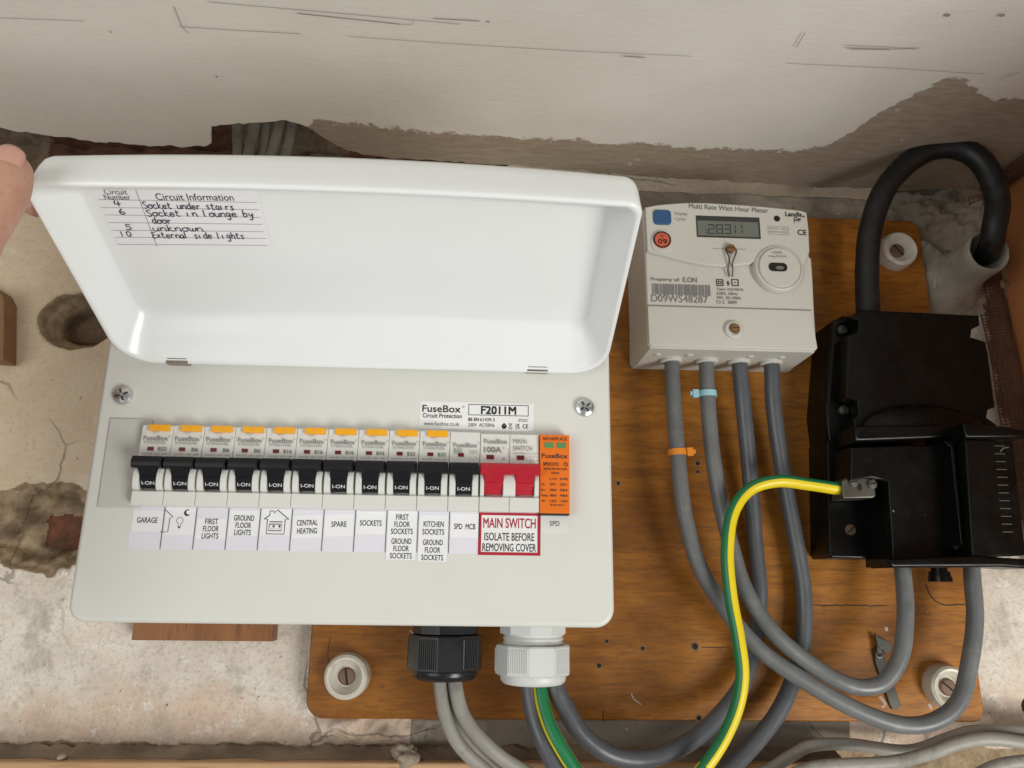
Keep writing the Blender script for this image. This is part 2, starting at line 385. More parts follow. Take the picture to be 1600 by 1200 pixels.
# ------------------------------------------------------------------ setting: wall, ceiling, timber
def fbm(x, y, z, o=4):
    return noise.fractal(Vector((x, y, z)), 1.0, 2.0, o)
def smooth01(t): t = max(0, min(1, t)); return t * t * (3 - 2 * t)
def grid(name, nx, ny, fn, attrs, mat, kind='structure'):
    vs = []; av = {k: [] for k in attrs}
    for j in range(ny + 1):
        for i in range(nx + 1):
            p, at = fn(i / nx, j / ny); vs.append(p)
            for k in attrs: av[k].append(at.get(k, 0.0))
    fs = [(j * (nx + 1) + i, j * (nx + 1) + i + 1, (j + 1) * (nx + 1) + i + 1, (j + 1) * (nx + 1) + i) for j in range(ny) for i in range(nx)]
    me = bpy.data.meshes.new(name); me.from_pydata(vs, [], fs); me.update()
    for k in attrs:
        x = me.attributes.new(k, 'FLOAT', 'POINT'); x.data.foreach_set('value', av[k])
    me.materials.append(mat); me.shade_smooth()
    o = bpy.data.objects.new(name, me); COL.objects.link(o); return tag(o, kind=kind)

def hole(x, z, cx, cz, rx, rz, seed, jag=.25):
    dx, dz = (x - cx) / rx, (z - cz) / rz; r = math.hypot(dx, dz)
    return r + jag * fbm(x * 60, z * 60, seed, 3) * .6
WX0, WX1, WZ0, WZ1 = -.62, .56, -.26, .43
def wall_fn(s, q):
    x = WX0 + s * (WX1 - WX0); z = WZ0 + q * (WZ1 - WZ0)
    big = fbm(x * 6, z * 6, 1.0, 3); fin = fbm(x * 40, z * 40, 2.0, 4)
    line = .055 + .010 * fbm(x * 20, 0, 5, 3)
    tan = .5 + (z - line) / .02
    if x > .30: tan = 0
    rough = 1 - smooth01((z - .05) / .03)
    y = -.0012 * big - fin * (.0003 + .0004 * rough)
    at = {'tan': max(0, min(1, tan)), 'brick': 0.0, 'cement': 0.0, 'grey': 0.0}
    # upper socket hole
    r = hole(x, z, -.303, .187, .0290, .0225, 3.0, .12)
    if r < 1.1:
        y += .010 * smooth01((1.02 - r) / .16) + .006 * smooth01((.85 - r) / .2) + .012 * smooth01((.66 - r) / .12) + .0012 * fbm(x * 110, z * 110, 3, 4)
        at['cement'] = smooth01((1.04 - r) / .08)
        if r < .7 and z < .180: at['brick'] = .58
        at['dark'] = smooth01((.72 - r) / .15) * .5 + .12 * at['cement']  # colour darkened inward, painting the shade of the hole's depth
    # lower broken patch
    r = hole(x, z, -.301, .034, .043, .031, 7.0, .35)
    if r < 1.15:
        y += .006 * smooth01((1.03 - r) / .15) + .012 * smooth01((.85 - r) / .25) + .0030 * fbm(x * 75, z * 75, 9, 4)
        at['dark'] = smooth01((.95 - r) / .3) * max(0, min(.75, .30 + .8 * fbm(x * 55, z * 70, 51, 4)))  # crevice shade painted in as darker colour towards the middle
        at['cement'] = max(at['cement'], smooth01((1.06 - r) / .1))
        if abs(x + .298 + .004 * fbm(x * 80, z * 80, 33, 2)) < .014 and .020 < z + .004 * fbm(x * 80, z * 80, 34, 2) < .044: at['brick'] = .62; y += .004
    # small holes at the right
    r = hole(x, z, .391, -.079, .0048, .0065, 4.0, .3)
    if r < 1.2: y += .012 * smooth01((1.1 - r) / .4); at['cement'] = max(at['cement'], smooth01((1.15 - r) / .2))
    # open masonry above the broken edge of the ceiling
    zt = .300 + .012 * fbm(x * 14, 3, 3, 3) + (0 if x < -.02 else .05 * smooth01((x + .02) / .05))
    k = smooth01((z - zt) / .012)
    if k > 0:
        course = ((z - .30) % .033) / .033
        y += k * (.055 + .012 * fbm(x * 25, z * 25, 8, 4) + (.006 if course < .18 else 0))
        at['brick'] = max(at['brick'], k * (.9 if fbm(x * 9, z * 9, 20, 2) > -.1 else .2)); at['cement'] = max(at['cement'], k); at['dark'] = .5 * k  # last term paints the gap's shade over the masonry colour
    # rendered band between board and ceiling
    if x > .0 and z > .283:
        kk = smooth01((z - .283) / .012) * smooth01((x - .0) / .05)
        gp = .3085 + .0012 * fbm(x * 60, 2, 2, 3); kk *= 1 - smooth01((z - gp) / .002); y -= .004 * kk + .0025 * fbm(x * 45, z * 90, 11, 4) * kk; y += .016 * smooth01((z - gp - .001) / .0025); at['tan'] = .9; at['grey'] = max(at['grey'], .8 * kk)
    # lumpy mortar around the pipe
    if x > .33:
        r = math.hypot((x - .385) / .055, (z - .268) / .06)
        if r < 1.3:
            kk = smooth01((1.25 - r) / .5); y -= kk * (.008 + .012 * max(-.6, fbm(x * 34, z * 48, 14, 4))); at['grey'] = max(at['grey'], kk)
        if .300 < z < .33: y += .010 * smooth01(.5 + 2 * fbm(x * 30, z * 80, 15, 3)); at['grey'] = 1; at['tan'] = 1
    # strip behind the mesh at the corner
    if x > .39 and z > .05:
        kk = smooth01((x - .403 - .012 * fbm(x * 50, z * 50, 41, 4)) / .003); at['cement'] = max(at['cement'], kk); at['brick'] = max(at['brick'], .47 * kk); y += .004 * kk
    # smooth grey band under the board
    if z < -.087 and -.04 < x < .26: at['grey'] = 1.0; y -= .003
    # mortar squeezed out below the board's left end
    r = math.hypot((x + .05) / .06, (z + .094) / .011)
    if r < 1.2: y -= smooth01((1.2 - r) / .6) * (.006 + .006 * fbm(x * 60, z * 60, 17, 4))
    # dirty foot above the timber
    at['cement'] = max(at['cement'], .8 * smooth01((-.1010 + .004 * fbm(x * 50, z * 50, 1, 4) - z) / .006))
    return (x, y, z), at
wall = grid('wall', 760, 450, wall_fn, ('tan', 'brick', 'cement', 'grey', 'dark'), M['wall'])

CZ = .318
EDGE = [(-.80, .500), (-.40, .505), (-.355, .5135), (-.314, .523), (-.26, .530), (-.222, .529), (-.206, .524), (-.200, .503), (-.188, .499), (-.16, .494), (-.142, .4915), (-.130, .497), (-.120, .512), (-.106, .527), (-.08, .535), (-.03, .538), (.021, .5405), (.124, .549), (.286, .5565), (.34, .553), (.40, .551), (.66, .553)]
def _c(px, py):
    v = CR @ Vector(((px - 800) / F_PX, 1, (600 - py) / F_PX)); q = v * (CZ / v.z); return (q.x, q.y)
BARE = [(-.80, .60), (-.22, .56), (-.165, .520)] + [_c(*q) for q in ((500, 190), (560, 196), (640, 206), (800, 217), (1000, 226), (1120, 232), (1230, 236), (1290, 228), (1330, 207), (1365, 182), (1410, 158), (1450, 137), (1478, 124), (1500, 122), (1525, 142), (1550, 158), (1600, 158))] + [(.66, .43)]
def lerp(tb, x):
    for (a, b), (c, d) in zip(tb, tb[1:]):
        if x <= c: return b + (d - b) * max(0, (x - a)) / (c - a)
    return tb[-1][1]
def ceil_fn(s, q):
    x = -.80 + s * 1.46
    e = lerp(EDGE, x) + .0030 * fbm(x * 60, 0, 3, 4) + .0016 * fbm(x * 300, 0, 7, 2)
    if q < .02: d, z = e - .004, CZ + .014                      # broken upper edge
    else:
        k = (q - .02) / .98; d = e - (e + .25) * k ** 2.0; z = CZ + (.0025 * (1 - k * 60) if k < .016 else 0) + .0012 * fbm(x * 7, d * 7, 4, 3)
    b = .5 + (d - lerp(BARE, x) + .004 * fbm(x * 40, d * 40, 6, 4)) / .02
    if x < -.16: b = min(b, .5 + .3 * fbm(x * 30, d * 30, 8, 3) + (d - e + .012) / .03)
    return (x, d - .56, z), {'bare': max(0, min(1, b))}
ceil = grid('ceiling', 420, 150, ceil_fn, ('bare',), M['ceil'])
# pencil lines ruled on the ceiling
def on_ceil(px, py):
    v = CR @ Vector(((px - 800) / F_PX, 1, (600 - py) / F_PX)); q = CAM + v * ((CZ - .0016) / v.z); return (q.x, q.y)
fr_c = Matrix(((1, 0, 0, 0), (0, 1, 0, 0), (0, 0, 1, CZ - .0016), (0, 0, 0, 1)))
mb = MB()
for line, wd in (([(325, 3), (520, 20), (720, 38)], .0005), ([(465, 21), (560, 31), (626, 38)], .0009), ([(280, 42), (380, 48), (470, 53)], .0005), ([(545, 57), (700, 68), (900, 80), (1080, 88)], .0004),
                 ([(0, 28), (132, 33)], .0005), ([(626, 38), (645, 39), (646, 32)], .0004), ([(678, 29), (750, 33)], .0009), ([(975, 88), (1008, 90)], .0011), ([(1244, 74), (1258, 51)], .0007),
                 ([(1322, 75), (1400, 77), (1438, 75)], .0006), ([(1322, 71), (1380, 73), (1432, 77)], .0004), ([(1330, 77), (1390, 78)], .0006), ([(1230, 99), (1400, 107), (1540, 116)], .0004), ([(1565, 122), (1592, 113)], .0006),
                 ([(272, 10), (284, 40), (294, 52)], .0006)):
    mb.stroke(fr_c, [on_ceil(*q) for q in line], wd * .8, 0)
for px, py, r in ((339, 120, .0008), (763, 34, .0008), (173, 50, .0007), (1481, 24, .0014), (1566, 24, .0014)): mb.disc(fr_c, *on_ceil(px, py), r, 0, n=8)
o = mb.build('pencil_marks', simple('graphite', (.27, .25, .225), .6), smooth=None); tag(o, 'thin grey pencil lines ruled across the pale painted ceiling', 'pencil marks')

mb = MB(); fr = frame_y(.53)
mb.box(fr, -.80, .247, -.42, -.1095, -.0285, 0, .002)
o = mb.build('timber_rail', M['timber'], smooth=35); tag(o, 'pale pine timber edge running along the foot of the wall', 'timber')
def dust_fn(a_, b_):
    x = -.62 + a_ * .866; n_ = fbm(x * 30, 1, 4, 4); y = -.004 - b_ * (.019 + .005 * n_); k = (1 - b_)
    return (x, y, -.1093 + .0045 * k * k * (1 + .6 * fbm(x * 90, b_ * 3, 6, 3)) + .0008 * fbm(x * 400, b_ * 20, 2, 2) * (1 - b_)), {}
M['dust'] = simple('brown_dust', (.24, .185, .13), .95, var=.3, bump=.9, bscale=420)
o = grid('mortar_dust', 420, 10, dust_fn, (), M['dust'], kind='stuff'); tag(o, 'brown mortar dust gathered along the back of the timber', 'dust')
# loose mortar crumbs
for i, (px, py, r) in enumerate(((632, 1170, .0085), (96, 1182, .0030))):
    bm = bmesh.new(); bmesh.ops.create_icosphere(bm, subdivisions=4, radius=r)
    for v in bm.verts: v.co *= 1 + .75 * fbm(*(v.co * 90 + Vector((i * 5, 0, 0))), 4); v.co.z *= .75
    c0 = P(px, py, .535); c0.z = -.1095 + r * .5
    me = bpy.data.meshes.new('mortar_lump'); bm.to_mesh(me); bm.free(); me.shade_smooth(); me.materials.append(M['rubble'])
    o = bpy.data.objects.new('mortar_lump', me); COL.objects.link(o); o.location = c0
    tag(o, ('large crumbly mortar lump on the timber under the plywood board', 'dark mortar crumb on the timber near the left edge', 'tall mortar crumb on the timber below the wood block', 'smallest mortar crumb on the timber')[i], 'mortar lump', 'mortar lumps on the timber')

# side board, left brown board, wood block
mb = MB(); mb.add([], [])
fx = frame_y(.56)
mb.box(fx, .4215, .445, .0, CZ - .003, -.0, .38, .002)
o = mb.build('side_board', M['side']); tag(o, 'orange varnished side board closing the corner at far right', 'board')
mb = MB(); fr = frame_y(.56)
mb.prism(fr, [(-.42, .154), (-.3395, .150), (-.3470, .196), (-.3520, .2035), (-.42, .210)], .002, .018, .0012)
o = mb.build('brown_board', M['brownboard']); tag(o, 'brown board end sticking in at the left edge of the wall', 'board')
mb = MB(); mb.box(fr, -.2255, -.1340, -.0390, .11, .0015, .016, .0008)
o = mb.build('wood_block', M['block']); tag(o, 'reddish varnished wood block behind the lower edge of the fuse box', 'wood block')

# wire lath strips
def lath(name, pts_fn, cols, rows, wd, ln, label):
    mb = MB()
    for i in range(cols + 1):
        mb.tube([pts_fn(i / cols, k / 24) for k in range(25)], .00052, 5, sub=1, smooth=False)
    for j in range(rows + 1):
        mb.tube([pts_fn(k / 3, j / rows) for k in range(4)], .00048, 5, sub=1, smooth=False)
    o = mb.build(name, M['mesh'], wn=False); tag(o, label, 'mesh', 'mesh strips at the right corner')
lath('wire_lath', lambda a, b: Vector((.3975 + .022 * a - .004 * math.sin(b * 5) , -.006 - .006 * math.sin(a * 3.1) - .002 * math.sin(b * 17), .312 - .295 * b)), 9, 112, 0, 0, 'upright strip of brown wire lath between wall and orange side board')
lath('wire_lath', lambda a, b: Vector((.4005 + .018 * a, -.015 - .16 * b, CZ - .004 - .003 * math.sin(a * 3.1) - .001 * math.sin(b * 12))), 7, 70, 0, 0, 'strip of brown wire lath along the ceiling edge of the side board')

# ------------------------------------------------------------------ plywood backboard
BX0, BX1, BZ0, BZ1 = -.1085, .347, -.0865, .2845
board = empty('backboard', ((BX0 + BX1) / 2, 0, BZ0), 'orange brown varnished plywood board carrying the meter and black cut-out', 'backboard')
fr = frame_y(.544)
mb = MB(); mb.prism(fr, rrect(BX0, BX1, BZ0, BZ1, (.012, .008, .010, .004)), -.0158, 0, .0016)
for px, py, r in ((1000, 735, .0008), (1064, 640, .0007), (966, 755, .0016), (1090, 724, .0018), (1090, 737, .0014), (1004, 1013, .0016), (1086, 1010, .0026), (1262, 900, .001), (948, 1002, .0014), (936, 1040, .0018), (1092, 1122, .0020)):
    u, v = XZ(px, py, .544)
    mb.ring(fr, u, v, r * .8, r * 1.35, .00012, 2, 14); mb.disc(fr, u, v, r * .85, .00010, 1, 12)
for ln, wd in (([(1262, 945), (1300, 946), (1345, 946), (1386, 947)], .0007), ([(1446, 912), (1452, 928), (1462, 940), (1478, 946), (1508, 944)], .0009), ([(1096, 1012), (1140, 1011)], .0005), ([(943, 1110), (942, 1128)], .0006), ([(516, 995), (512, 1022), (514, 1040)], .0004)):
    q = [Vector(XZ(*p_, .544)) for p_ in ln]; q2 = []
    for a_, b_ in zip(q, q[1:]):
        for k in range(6): q2.append(a_.lerp(b_, k / 6) + Vector((0, .0006 * fbm(a_.x * 300 + k, a_.y * 200, 3, 2))))
    mb.stroke(fr, q2 + [q[-1]], wd, .00011, 3)
for ln, wd in (([(986, 1083), (990, 1092), (1002, 1101)], .0008), ([(1462, 432), (1460, 450)], .0012), ([(1374, 1088), (1384, 1100), (1378, 1106)], .0022), ([(1384, 980), (1386, 986)], .002), ([(1451, 1100), (1456, 1108)], .0022), ([(640, 985), (646, 990)], .0006)):
    mb.stroke(fr, [XZ(*p_, .544) for p_ in ln], wd, .00013, 4)
bo = mb.build('plywood_panel', [M['ply'], M['hole'], wood('splintered_plywood', (.17, .08, .03), (.30, .17, .08), (.09, .04, .015), (1, 1, 3), .6, 60, False), simple('board_crack', (.03, .017, .009), .8), simple('plaster_smear', (.50, .40, .33), .8, var=.2)], board)
for px, py, ang, lab in ((540, 1058, 100, None), (1407, 388, 130, None), (1487, 1075, 140, None)):
    u, v = XZ(px, py, .534)
    mb = MB(); prof = [(.0148, 0), (.0146, .006), (.0138, .0098), (.0122, .0112), (.0108, .0108), (.0092, .0078), (.0066, .0048), (.0001, .0046)]
    mb.lathe(fr, prof, 32, 0, u, v)
    cp = mb.build('fixing_cup', M['cup'], board, loc=Vector((u, -.016, v)) - board.location)
    mb = MB(); mb.lathe(fr, [(.0056, .004), (.0056, .0058), (.0045, .0068), (.0001, .0070)], 20, 0, u, v)
    a = R_(ang); du, dv = math.cos(a), math.sin(a); k = .0054; h = .00055
    mb.poly(fr, [(u + du * k - dv * h, v + dv * k + du * h), (u - du * k - dv * h, v - dv * k + du * h), (u - du * k + dv * h, v - dv * k - du * h), (u + du * k + dv * h, v + dv * k - du * h)], .00715, 1)
    mb.build('screw', [M['rust'], M['hole']], cp)

# ------------------------------------------------------------------ consumer unit
CU = empty('consumer_unit', (-.07, -.016, -.0225), 'cream fuse box with its white lid held open and a row of breakers', 'fuse box')
DC = .44; fc = frame_y(DC)
mb = MB(); mb.box(fc, -.2120, .0715, -.0185, .150, -.1035, -.004, .002)
mb.build('enclosure', M['cover'], CU)
mb = MB(); mb.prism(fc, rrect(-.2182, .0778, -.0228, .152, (.0095, .0105, .009, .009), 8), -.016, 0, .0028, 0, 5)
mb.build('front_cover', M['cover'], CU)
for px, py, a0 in ((191, 617, 20), (914, 636, 35)):
    u, v = XZ(px, py, .438); mb = MB()
    mb.lathe(fc, [(.0056, 0), (.0057, .0010), (.0052, .0022), (.0038, .0030), (.0018, .0033), (.0001, .0034)], 24, 0, u, v)
    for a in (a0, a0 + 90):
        a = R_(a); du, dv = math.cos(a), math.sin(a); k = .0036; h = .0006
        mb.box(fc @ Matrix.Translation((u, v, 0)) @ Matrix.Rotation(a, 4, 'Z'), -k, k, -h, h, .0022, .00335, 0, 0, 1)
    mb.build('cover_screw', [M['steel'], M['slot']], CU)
# blanking strip
mb = MB(); u0 = XZ(175, 655, DC)[0]; mb.box(fc, -.2098, -.186, .0383, .0886, .0001, .0011, .0003)
mb.build('blanking_plate', M['blank'], CU)

# breakers
DB = .434; fb = frame_y(DB); PITCH = .01732; X0 = -.1893
yz = lambda py: XZ(500, py, DB)[1]
ZT, ZB = .0846, .0394
def z_at(y): return ZT - (y - 664) / 124.0 * (ZT - ZB)
def body_profile(mb, x0, x1, top, mat=0, raise_=0.0):
    # side profile of a module, extruded across its width: sloping upper face, ledge, lower block
    g = .00012; a, b = x0 + g, x1 - g
    prof = [(z_at(789), -.010), (z_at(789), .0012), (z_at(787), .0022), (z_at(768), .0022), (z_at(766), .0012), (z_at(764), -.0010), (z_at(731), -.0010), (z_at(729), .0002), (z_at(712), .0004), (z_at(top + 2), .0002 - .0006), (z_at(top), -.0016), (z_at(top), -.010)]
    loops = []
    for x in (a, a + .0004, b - .0004, b):
        ins = .0003 if x in (a, b) else 0
        loops.append([fb @ Vector((x, z, ww - (ins if ww > -.005 else 0) + raise_)) for z, ww in prof])
    mb.loft(loops, mat)
def ear(mb, u0, u1, mat=0):
    # rounded guard beside the lever
    prof = []
    za, zb = z_at(766), z_at(730)
    for k in range(9):
        a = R_(-10 + 100 * k / 8); prof.append((za + (zb - za) * (.5 + .5 * math.sin(R_(-90 + 180 * k / 8))), .0005 + .0046 * math.cos(R_(-80 + 160 * k / 8)) ** .6))
    prof = [(za, -.003)] + prof + [(zb, -.003)]
    loops = [[fb @ Vector((u, z, ww - (.0004 if e else 0))) for z, ww in prof] for u, e in ((u0, 1), (u0 + .0004, 0), (u1 - .0004, 0), (u1, 1))]
    mb.loft(loops, mat)
def zd(y, w_): return XZ(500, y, DB - w_)[1] + z_at(y) - XZ(500, y, DB)[1]
def lever(mb, u0, u1, s0, s1, mat=0):
    # cross bar with stem running down
    zc = z_at(720); prof = []
    bar = [(zd(731.5, .0078), .0040), (zd(731, .0090), .0088), (zd(728, .0098), .0099), (zd(722, .0102), .0103), (zd(716, .0098), .0098), (zd(713.5, .0088), .0088), (zd(713, .0070), .0010)]
    loops = [[fb @ Vector((u, z, max(.001, ww - e))) for z, ww in bar] for u, e in ((u0, .0007), (u0 + .0006, 0), (u1 - .0006, 0), (u1, .0007))]
    mb.loft(loops, mat)
    stem = [(z_at(763), -.002), (z_at(763), .0012), (zd(758, .002), .0022), (zd(750, .0038), .0038), (zd(745, .0048), .0048), (zd(744, .0046), .0046), (zd(740, .0056), .0056), (zd(734, .0074), .0074), (zd(730.5, .0086), .0086), (zd(730.5, .0086), -.002)]
    loops = [[fb @ Vector((u, z, ww)) for z, ww in stem] for u in (s0, s1)]
    mb.loft(loops, mat)
circ = [('B32', 'GARAGE', 'RTA06320 30B'), ('B6', '', 'RTA0606 30B'), ('B6', '', 'RTA0606 30B'), ('B6', '', 'RTA0606 30B'), ('B16', '', 'RTA0616 30B'), ('B16', '', 'RTA0616 30B'), ('B16', '', 'RTA0616 30B'), ('B16', '', 'RTA0616 30B'), ('B32', '', 'RTA0632 30B'), ('B32', '', 'RTA0632 30B'), ('B32', '', '')]
for i, (rt, _, rta) in enumerate(circ):
    x0 = X0 + i * PITCH; x1 = x0 + PITCH; last = i == 10; mb = MB()
    body_profile(mb, x0, x1, 664.0 if not last else 664)
    cx = (x0 + x1) / 2; tw = .00030 + .0003
    def tx(body, px0, px1, y, h, mat, bold=0.0):
        mb.text(fb, body, x0 + (px0 + px1) / 2 * PITCH, z_at(y), (px1 - px0) * PITCH, h, tw + .0001, mat, bold)
    mb.text(fb, 'FuseBox', cx + .0002, z_at(686 if not last else 687), PITCH * .78, .0026, tw + .0002, 1, .012); mb.ring(fb, x0 + PITCH * .945, z_at(683), .0003, .0005, tw + .0002, 1, 8)
    if not last:
        tx('TEST', .36, .60, 676.5, .0010, 3); tx(rta.replace(' ', ''), .15, .83, 692.6, .0015, 3); tx(rt, .62 if rt != 'B6' else .68, .88, 702.3, .0021, 1, .015)
        tx('EN61009  230V  6000', .12, .92, 710, .0009, 3)
        mb.stroke(fb, [(x0 + .0012, z_at(678)), (x0 + .0030, z_at(678)), (x0 + .0030, z_at(668))], .00012, tw + .0001, 3)
    else:
        tx('B32', .14, .42, 695, .0022, 3, .015); tx('SPM 6KA', .14, .44, 699.5, .0012, 3); tx('230V', .62, .95, 696, .0009, 3); tx('50Hz', .66, .92, 699, .0009, 3)
        for q in ((.66, 703), (.66, 711), (.86, 703)): mb.stroke(fb, [(x0 + q[0] * PITCH, z_at(q[1])), (x0 + q[0] * PITCH, z_at(q[1] + 4)), (x0 + (q[0] + .08) * PITCH, z_at(q[1] + 4))], .00015, tw + .0001, 3)
    mb.rect(fb, x0 + PITCH * .28, x1 - PITCH * .28, z_at(766), z_at(762.4), -.0004, 2)
    ear(mb, x0 + PITCH * .035, x0 + PITCH * .235); ear(mb, x1 - PITCH * .235, x1 - PITCH * .035)
    br = mb.build('circuit_breaker', [M['module'], M['grey_ink'], M['faint_ink'], M['faint_ink']], CU, loc=Vector((cx, DB - .56, z_at(789))) - CU.location)
    br['label'] = ('B32 breaker over the garage label', 'B6 breaker over the outside light symbol', 'B6 breaker over the first floor lights label', 'B6 breaker over the ground floor lights label', 'B16 breaker over the house symbol', 'B16 breaker over the central heating label', 'B16 breaker over the spare label', 'B16 breaker over the sockets label', 'B32 breaker over the first floor sockets label', 'B32 breaker over the kitchen sockets label', 'breaker without an orange button, over the SPD MCB label')[i]
    mb = MB(); lever(mb, x0 + PITCH * .03, x1 - PITCH * .03, x0 + PITCH * .24, x1 - PITCH * .24)
    ft = fb @ Matrix.Translation((0, zd(754.5, .0028), .0028)) @ Matrix.Rotation(R_(34), 4, 'X')
    mb.text(ft, 'I-ON', cx, 0, PITCH * .40, .0022, .00022, 1, .012)
    tg = mb.build('toggle', [M['black'], M['white_ink']], br); tg.location += Vector((random.uniform(-.00008, .00008), random.uniform(-.0002, .0002), random.uniform(-.00018, .00018))); tg.rotation_euler = (R_(random.uniform(-.8, .8)), R_(random.uniform(-.5, .5)), 0)
    mb = MB(); mb.box(fb, x0 + PITCH * .28, x0 + PITCH * .47, z_at(705), z_at(699.5), 0, tw + .0001); mb.build('trip_flag', M['maroon'], br)
    if not last:
        mb = MB(); mb.box(fb, x0 + PITCH * .26, x0 + PITCH * .92, z_at(674.5), z_at(664.5), -.003, .0016, .0004)
        mb.box(fb, x0 + PITCH * .58, x0 + PITCH * .60, z_at(673), z_at(666), .001, .0018, 0)
        mb.build('test_button', M['orange_btn'], br)

# main switch
x0, x1 = .0013, .0350; wS = x1 - x0; mb = MB(); body_profile(mb, x0, (x0 + x1) / 2, 666); body_profile(mb, (x0 + x1) / 2, x1, 666)
tw = .0007
def pxs(px, py): return (x0 + (px - 750) / 92.0 * wS, z_at(py - 4))
for body, a, b, y, h, mt, bd in (('FuseBox', 756, 792, 684, .0027, 1, .012), ('100A', 756, 783, 697, .0033, 1, .012), ('MAIN', 801, 822, 683, .0027, 1, 0), ('SWITCH', 801, 831, 694, .0027, 1, 0), ('230/400V AC 22A', 801, 840, 702, .0009, 2, 0), ('0', 785, 788, 711, .0013, 1, 0), ('I', 786, 787, 694, .0013, 1, 0)):
    u, v = pxs((a + b) / 2, y); mb.text(fb, body, u, v, (b - a) / 92 * wS, h, tw, mt, bd)
u, v = pxs(794, 703); mb.stroke(fb, [(u, v - .003), (u, v + .003)], .00015, tw, 1)
for k in range(3): mb.stroke(fb, [pxs(828 + 5 * k, 709), pxs(831 + 5 * k, 705)], .00015, tw, 1); mb.disc(fb, *pxs(829 + 5 * k, 713), .0003, tw, 1, 6)
for a, b in ((751, 757), (786, 805), (834, 841)): ear(mb, pxs(a, 0)[0], pxs(b, 0)[0])
ms = mb.build('main_switch', [M['module'], M['grey_ink'], M['faint_ink']], CU, loc=Vector(((x0 + x1) / 2, DB - .56, z_at(789))) - CU.location)
ms['label'] = 'double width main switch with red levers'
mb = MB()
lever(mb, pxs(750.5, 0)[0], pxs(842, 0)[0], pxs(757.5, 0)[0], pxs(785.5, 0)[0])
lv = [(z_at(763), -.002), (z_at(763), .0012), (zd(758, .002), .0022), (zd(750, .0038), .0038), (zd(745, .0048), .0048), (zd(744, .0046), .0046), (zd(740, .0056), .0056), (zd(734, .0074), .0074), (zd(730.5, .0086), .0086), (zd(730.5, .0086), -.002)]
mb.loft([[fb @ Vector((pxs(q, 0)[0], z, ww)) for z, ww in lv] for q in (805.5, 833.5)])
mb.build('toggle', M['red'], ms)
for a in (760, 807):
    mb = MB(); u, v = pxs(a, 712); mb.box(fb, u, u + .0042, v, v + .0024, 0, tw + .0001); mb.build('trip_flag', M['maroon'], ms)
# surge module
x0, x1 = .0353, .0522; mb = MB(); fs_ = frame_y(.4320)
mb.box(fs_, x0, x1, z_at(790.5), z_at(668), -.010, 0, .0006)
def spx(px, py): return (x0 + (px - 842) / 46.0 * (x1 - x0), z_at(py - 4.5))
def st(body, a, b, y, h, bd=.015):
    u, v = spx((a + b) / 2, y); mb.text(fs_, body, u, v, (b - a) / 46 * (x1 - x0), h, .0001, 1, bd)
st('RED:REPLACE', 847, 884, 679, .0018); st('FuseBox', 845, 885, 706, .0027, .02); st('SPDCUT2', 847, 871, 719, .0019, .03); st('T2', 879, 885, 719, .0018); mb.ring(fs_, *spx(882, 719), .0014, .00155, .0001, 1, 4)
st('SURGE PROTECTION', 848, 884, 726.5, .0012); st('DEVICE', 860, 872, 733, .0012)
for k, (a, b, c) in enumerate((('', 'L-N', 'N-PE'), ('Uc:', '275V~', '255V~'), ('In:', '20kA', '20kA'), ('Imax:', '40kA', '40kA'), ('Up:', '1.5kV', '1.5kV'))):
    y = 742 + k * 8.5
    if a: st(a, 844.5, 850.5 if len(a) < 4 else 855, y, .0014)
    st(b, 857, 868, y, .0014); st(c, 873, 885, y, .0014)
st('BS EN 61643-11', 858, 880, 782, .0010)
sp = mb.build('surge_module', [M['spd'], M['ink']], CU, loc=Vector(((x0 + x1) / 2, .432 - .56, z_at(790))) - CU.location); sp['label'] = 'orange surge protection module at the end of the row'
for a in (849, 868):
    mb = MB(); u, v = spx(a, 693.5); mb.box(fs_, u, u + .0052, v, v + .0031, -.0003, .0003, 0, .0004); mb.build('status_window', M['green_flag'], sp)
mb = MB(); mb.box(fs_, x0 + .0002, x1 - .0002, z_at(792.5), z_at(790.6), -.008, -.0005); mb.build('base_edge', M['black'], sp)

# stickers on the cover
L = .0002
def cpx(px, py): return XZ(px, py, DC)
mb = MB(); a, b = cpx(655, 671)[0], cpx(834, 671)[0]; z0, z1 = .0866, .1030
mb.box(fc, a, b, z0, z1, .00005, L)
lu = lambda px: a + (px - 655) / 180.0 * (b - a); lv_ = lambda py: z1 - (py - 628) / 43.5 * (z1 - z0)
def lt(body, p0, p1, y, h, bd=0.0, m_=1): mb.text(fc, body, lu((p0 + p1) / 2), lv_(y), (p1 - p0) / 180 * (b - a), h, L + .0001, m_, bd)
lt('FuseBox', 658.5, 719, 639.5, .0042, .018); mb.ring(fc, lu(723), lv_(635.5), .0004, .0006, L + .0001, 1, 10); lt('Circuit Protection', 659.5, 721, 650.5, .0026, .014); lt('www.fusebox.co.uk', 662, 717.5, 663, .0024)
for k in ((732, 826, 631, 632), (732, 826, 647.6, 648.6)): mb.rect(fc, lu(k[0]), lu(k[1]), lv_(k[3]), lv_(k[2]), L + .0001, 1)
for k in (731.3, 825.5): mb.rect(fc, lu(k), lu(k + 1), lv_(648.6), lv_(631), L + .0001, 1)
lt('F2011M', 751, 807, 640, .0050, .035); lt('BS EN', 731.5, 748, 655.2, .0020, .03); lt('61439-3', 750, 773, 655.2, .0020, .01); lt('IP2XC', 811, 826, 655.2, .0019); lt('230V  AC/50Hz', 731.5, 773, 663.7, .0020, .008)
lt('CE', 817, 826, 664.5, .0024, .02); lt('UK', 806, 813, 662.5, .0014, .02); lt('CA', 806, 813, 666.5, .0014, .02)
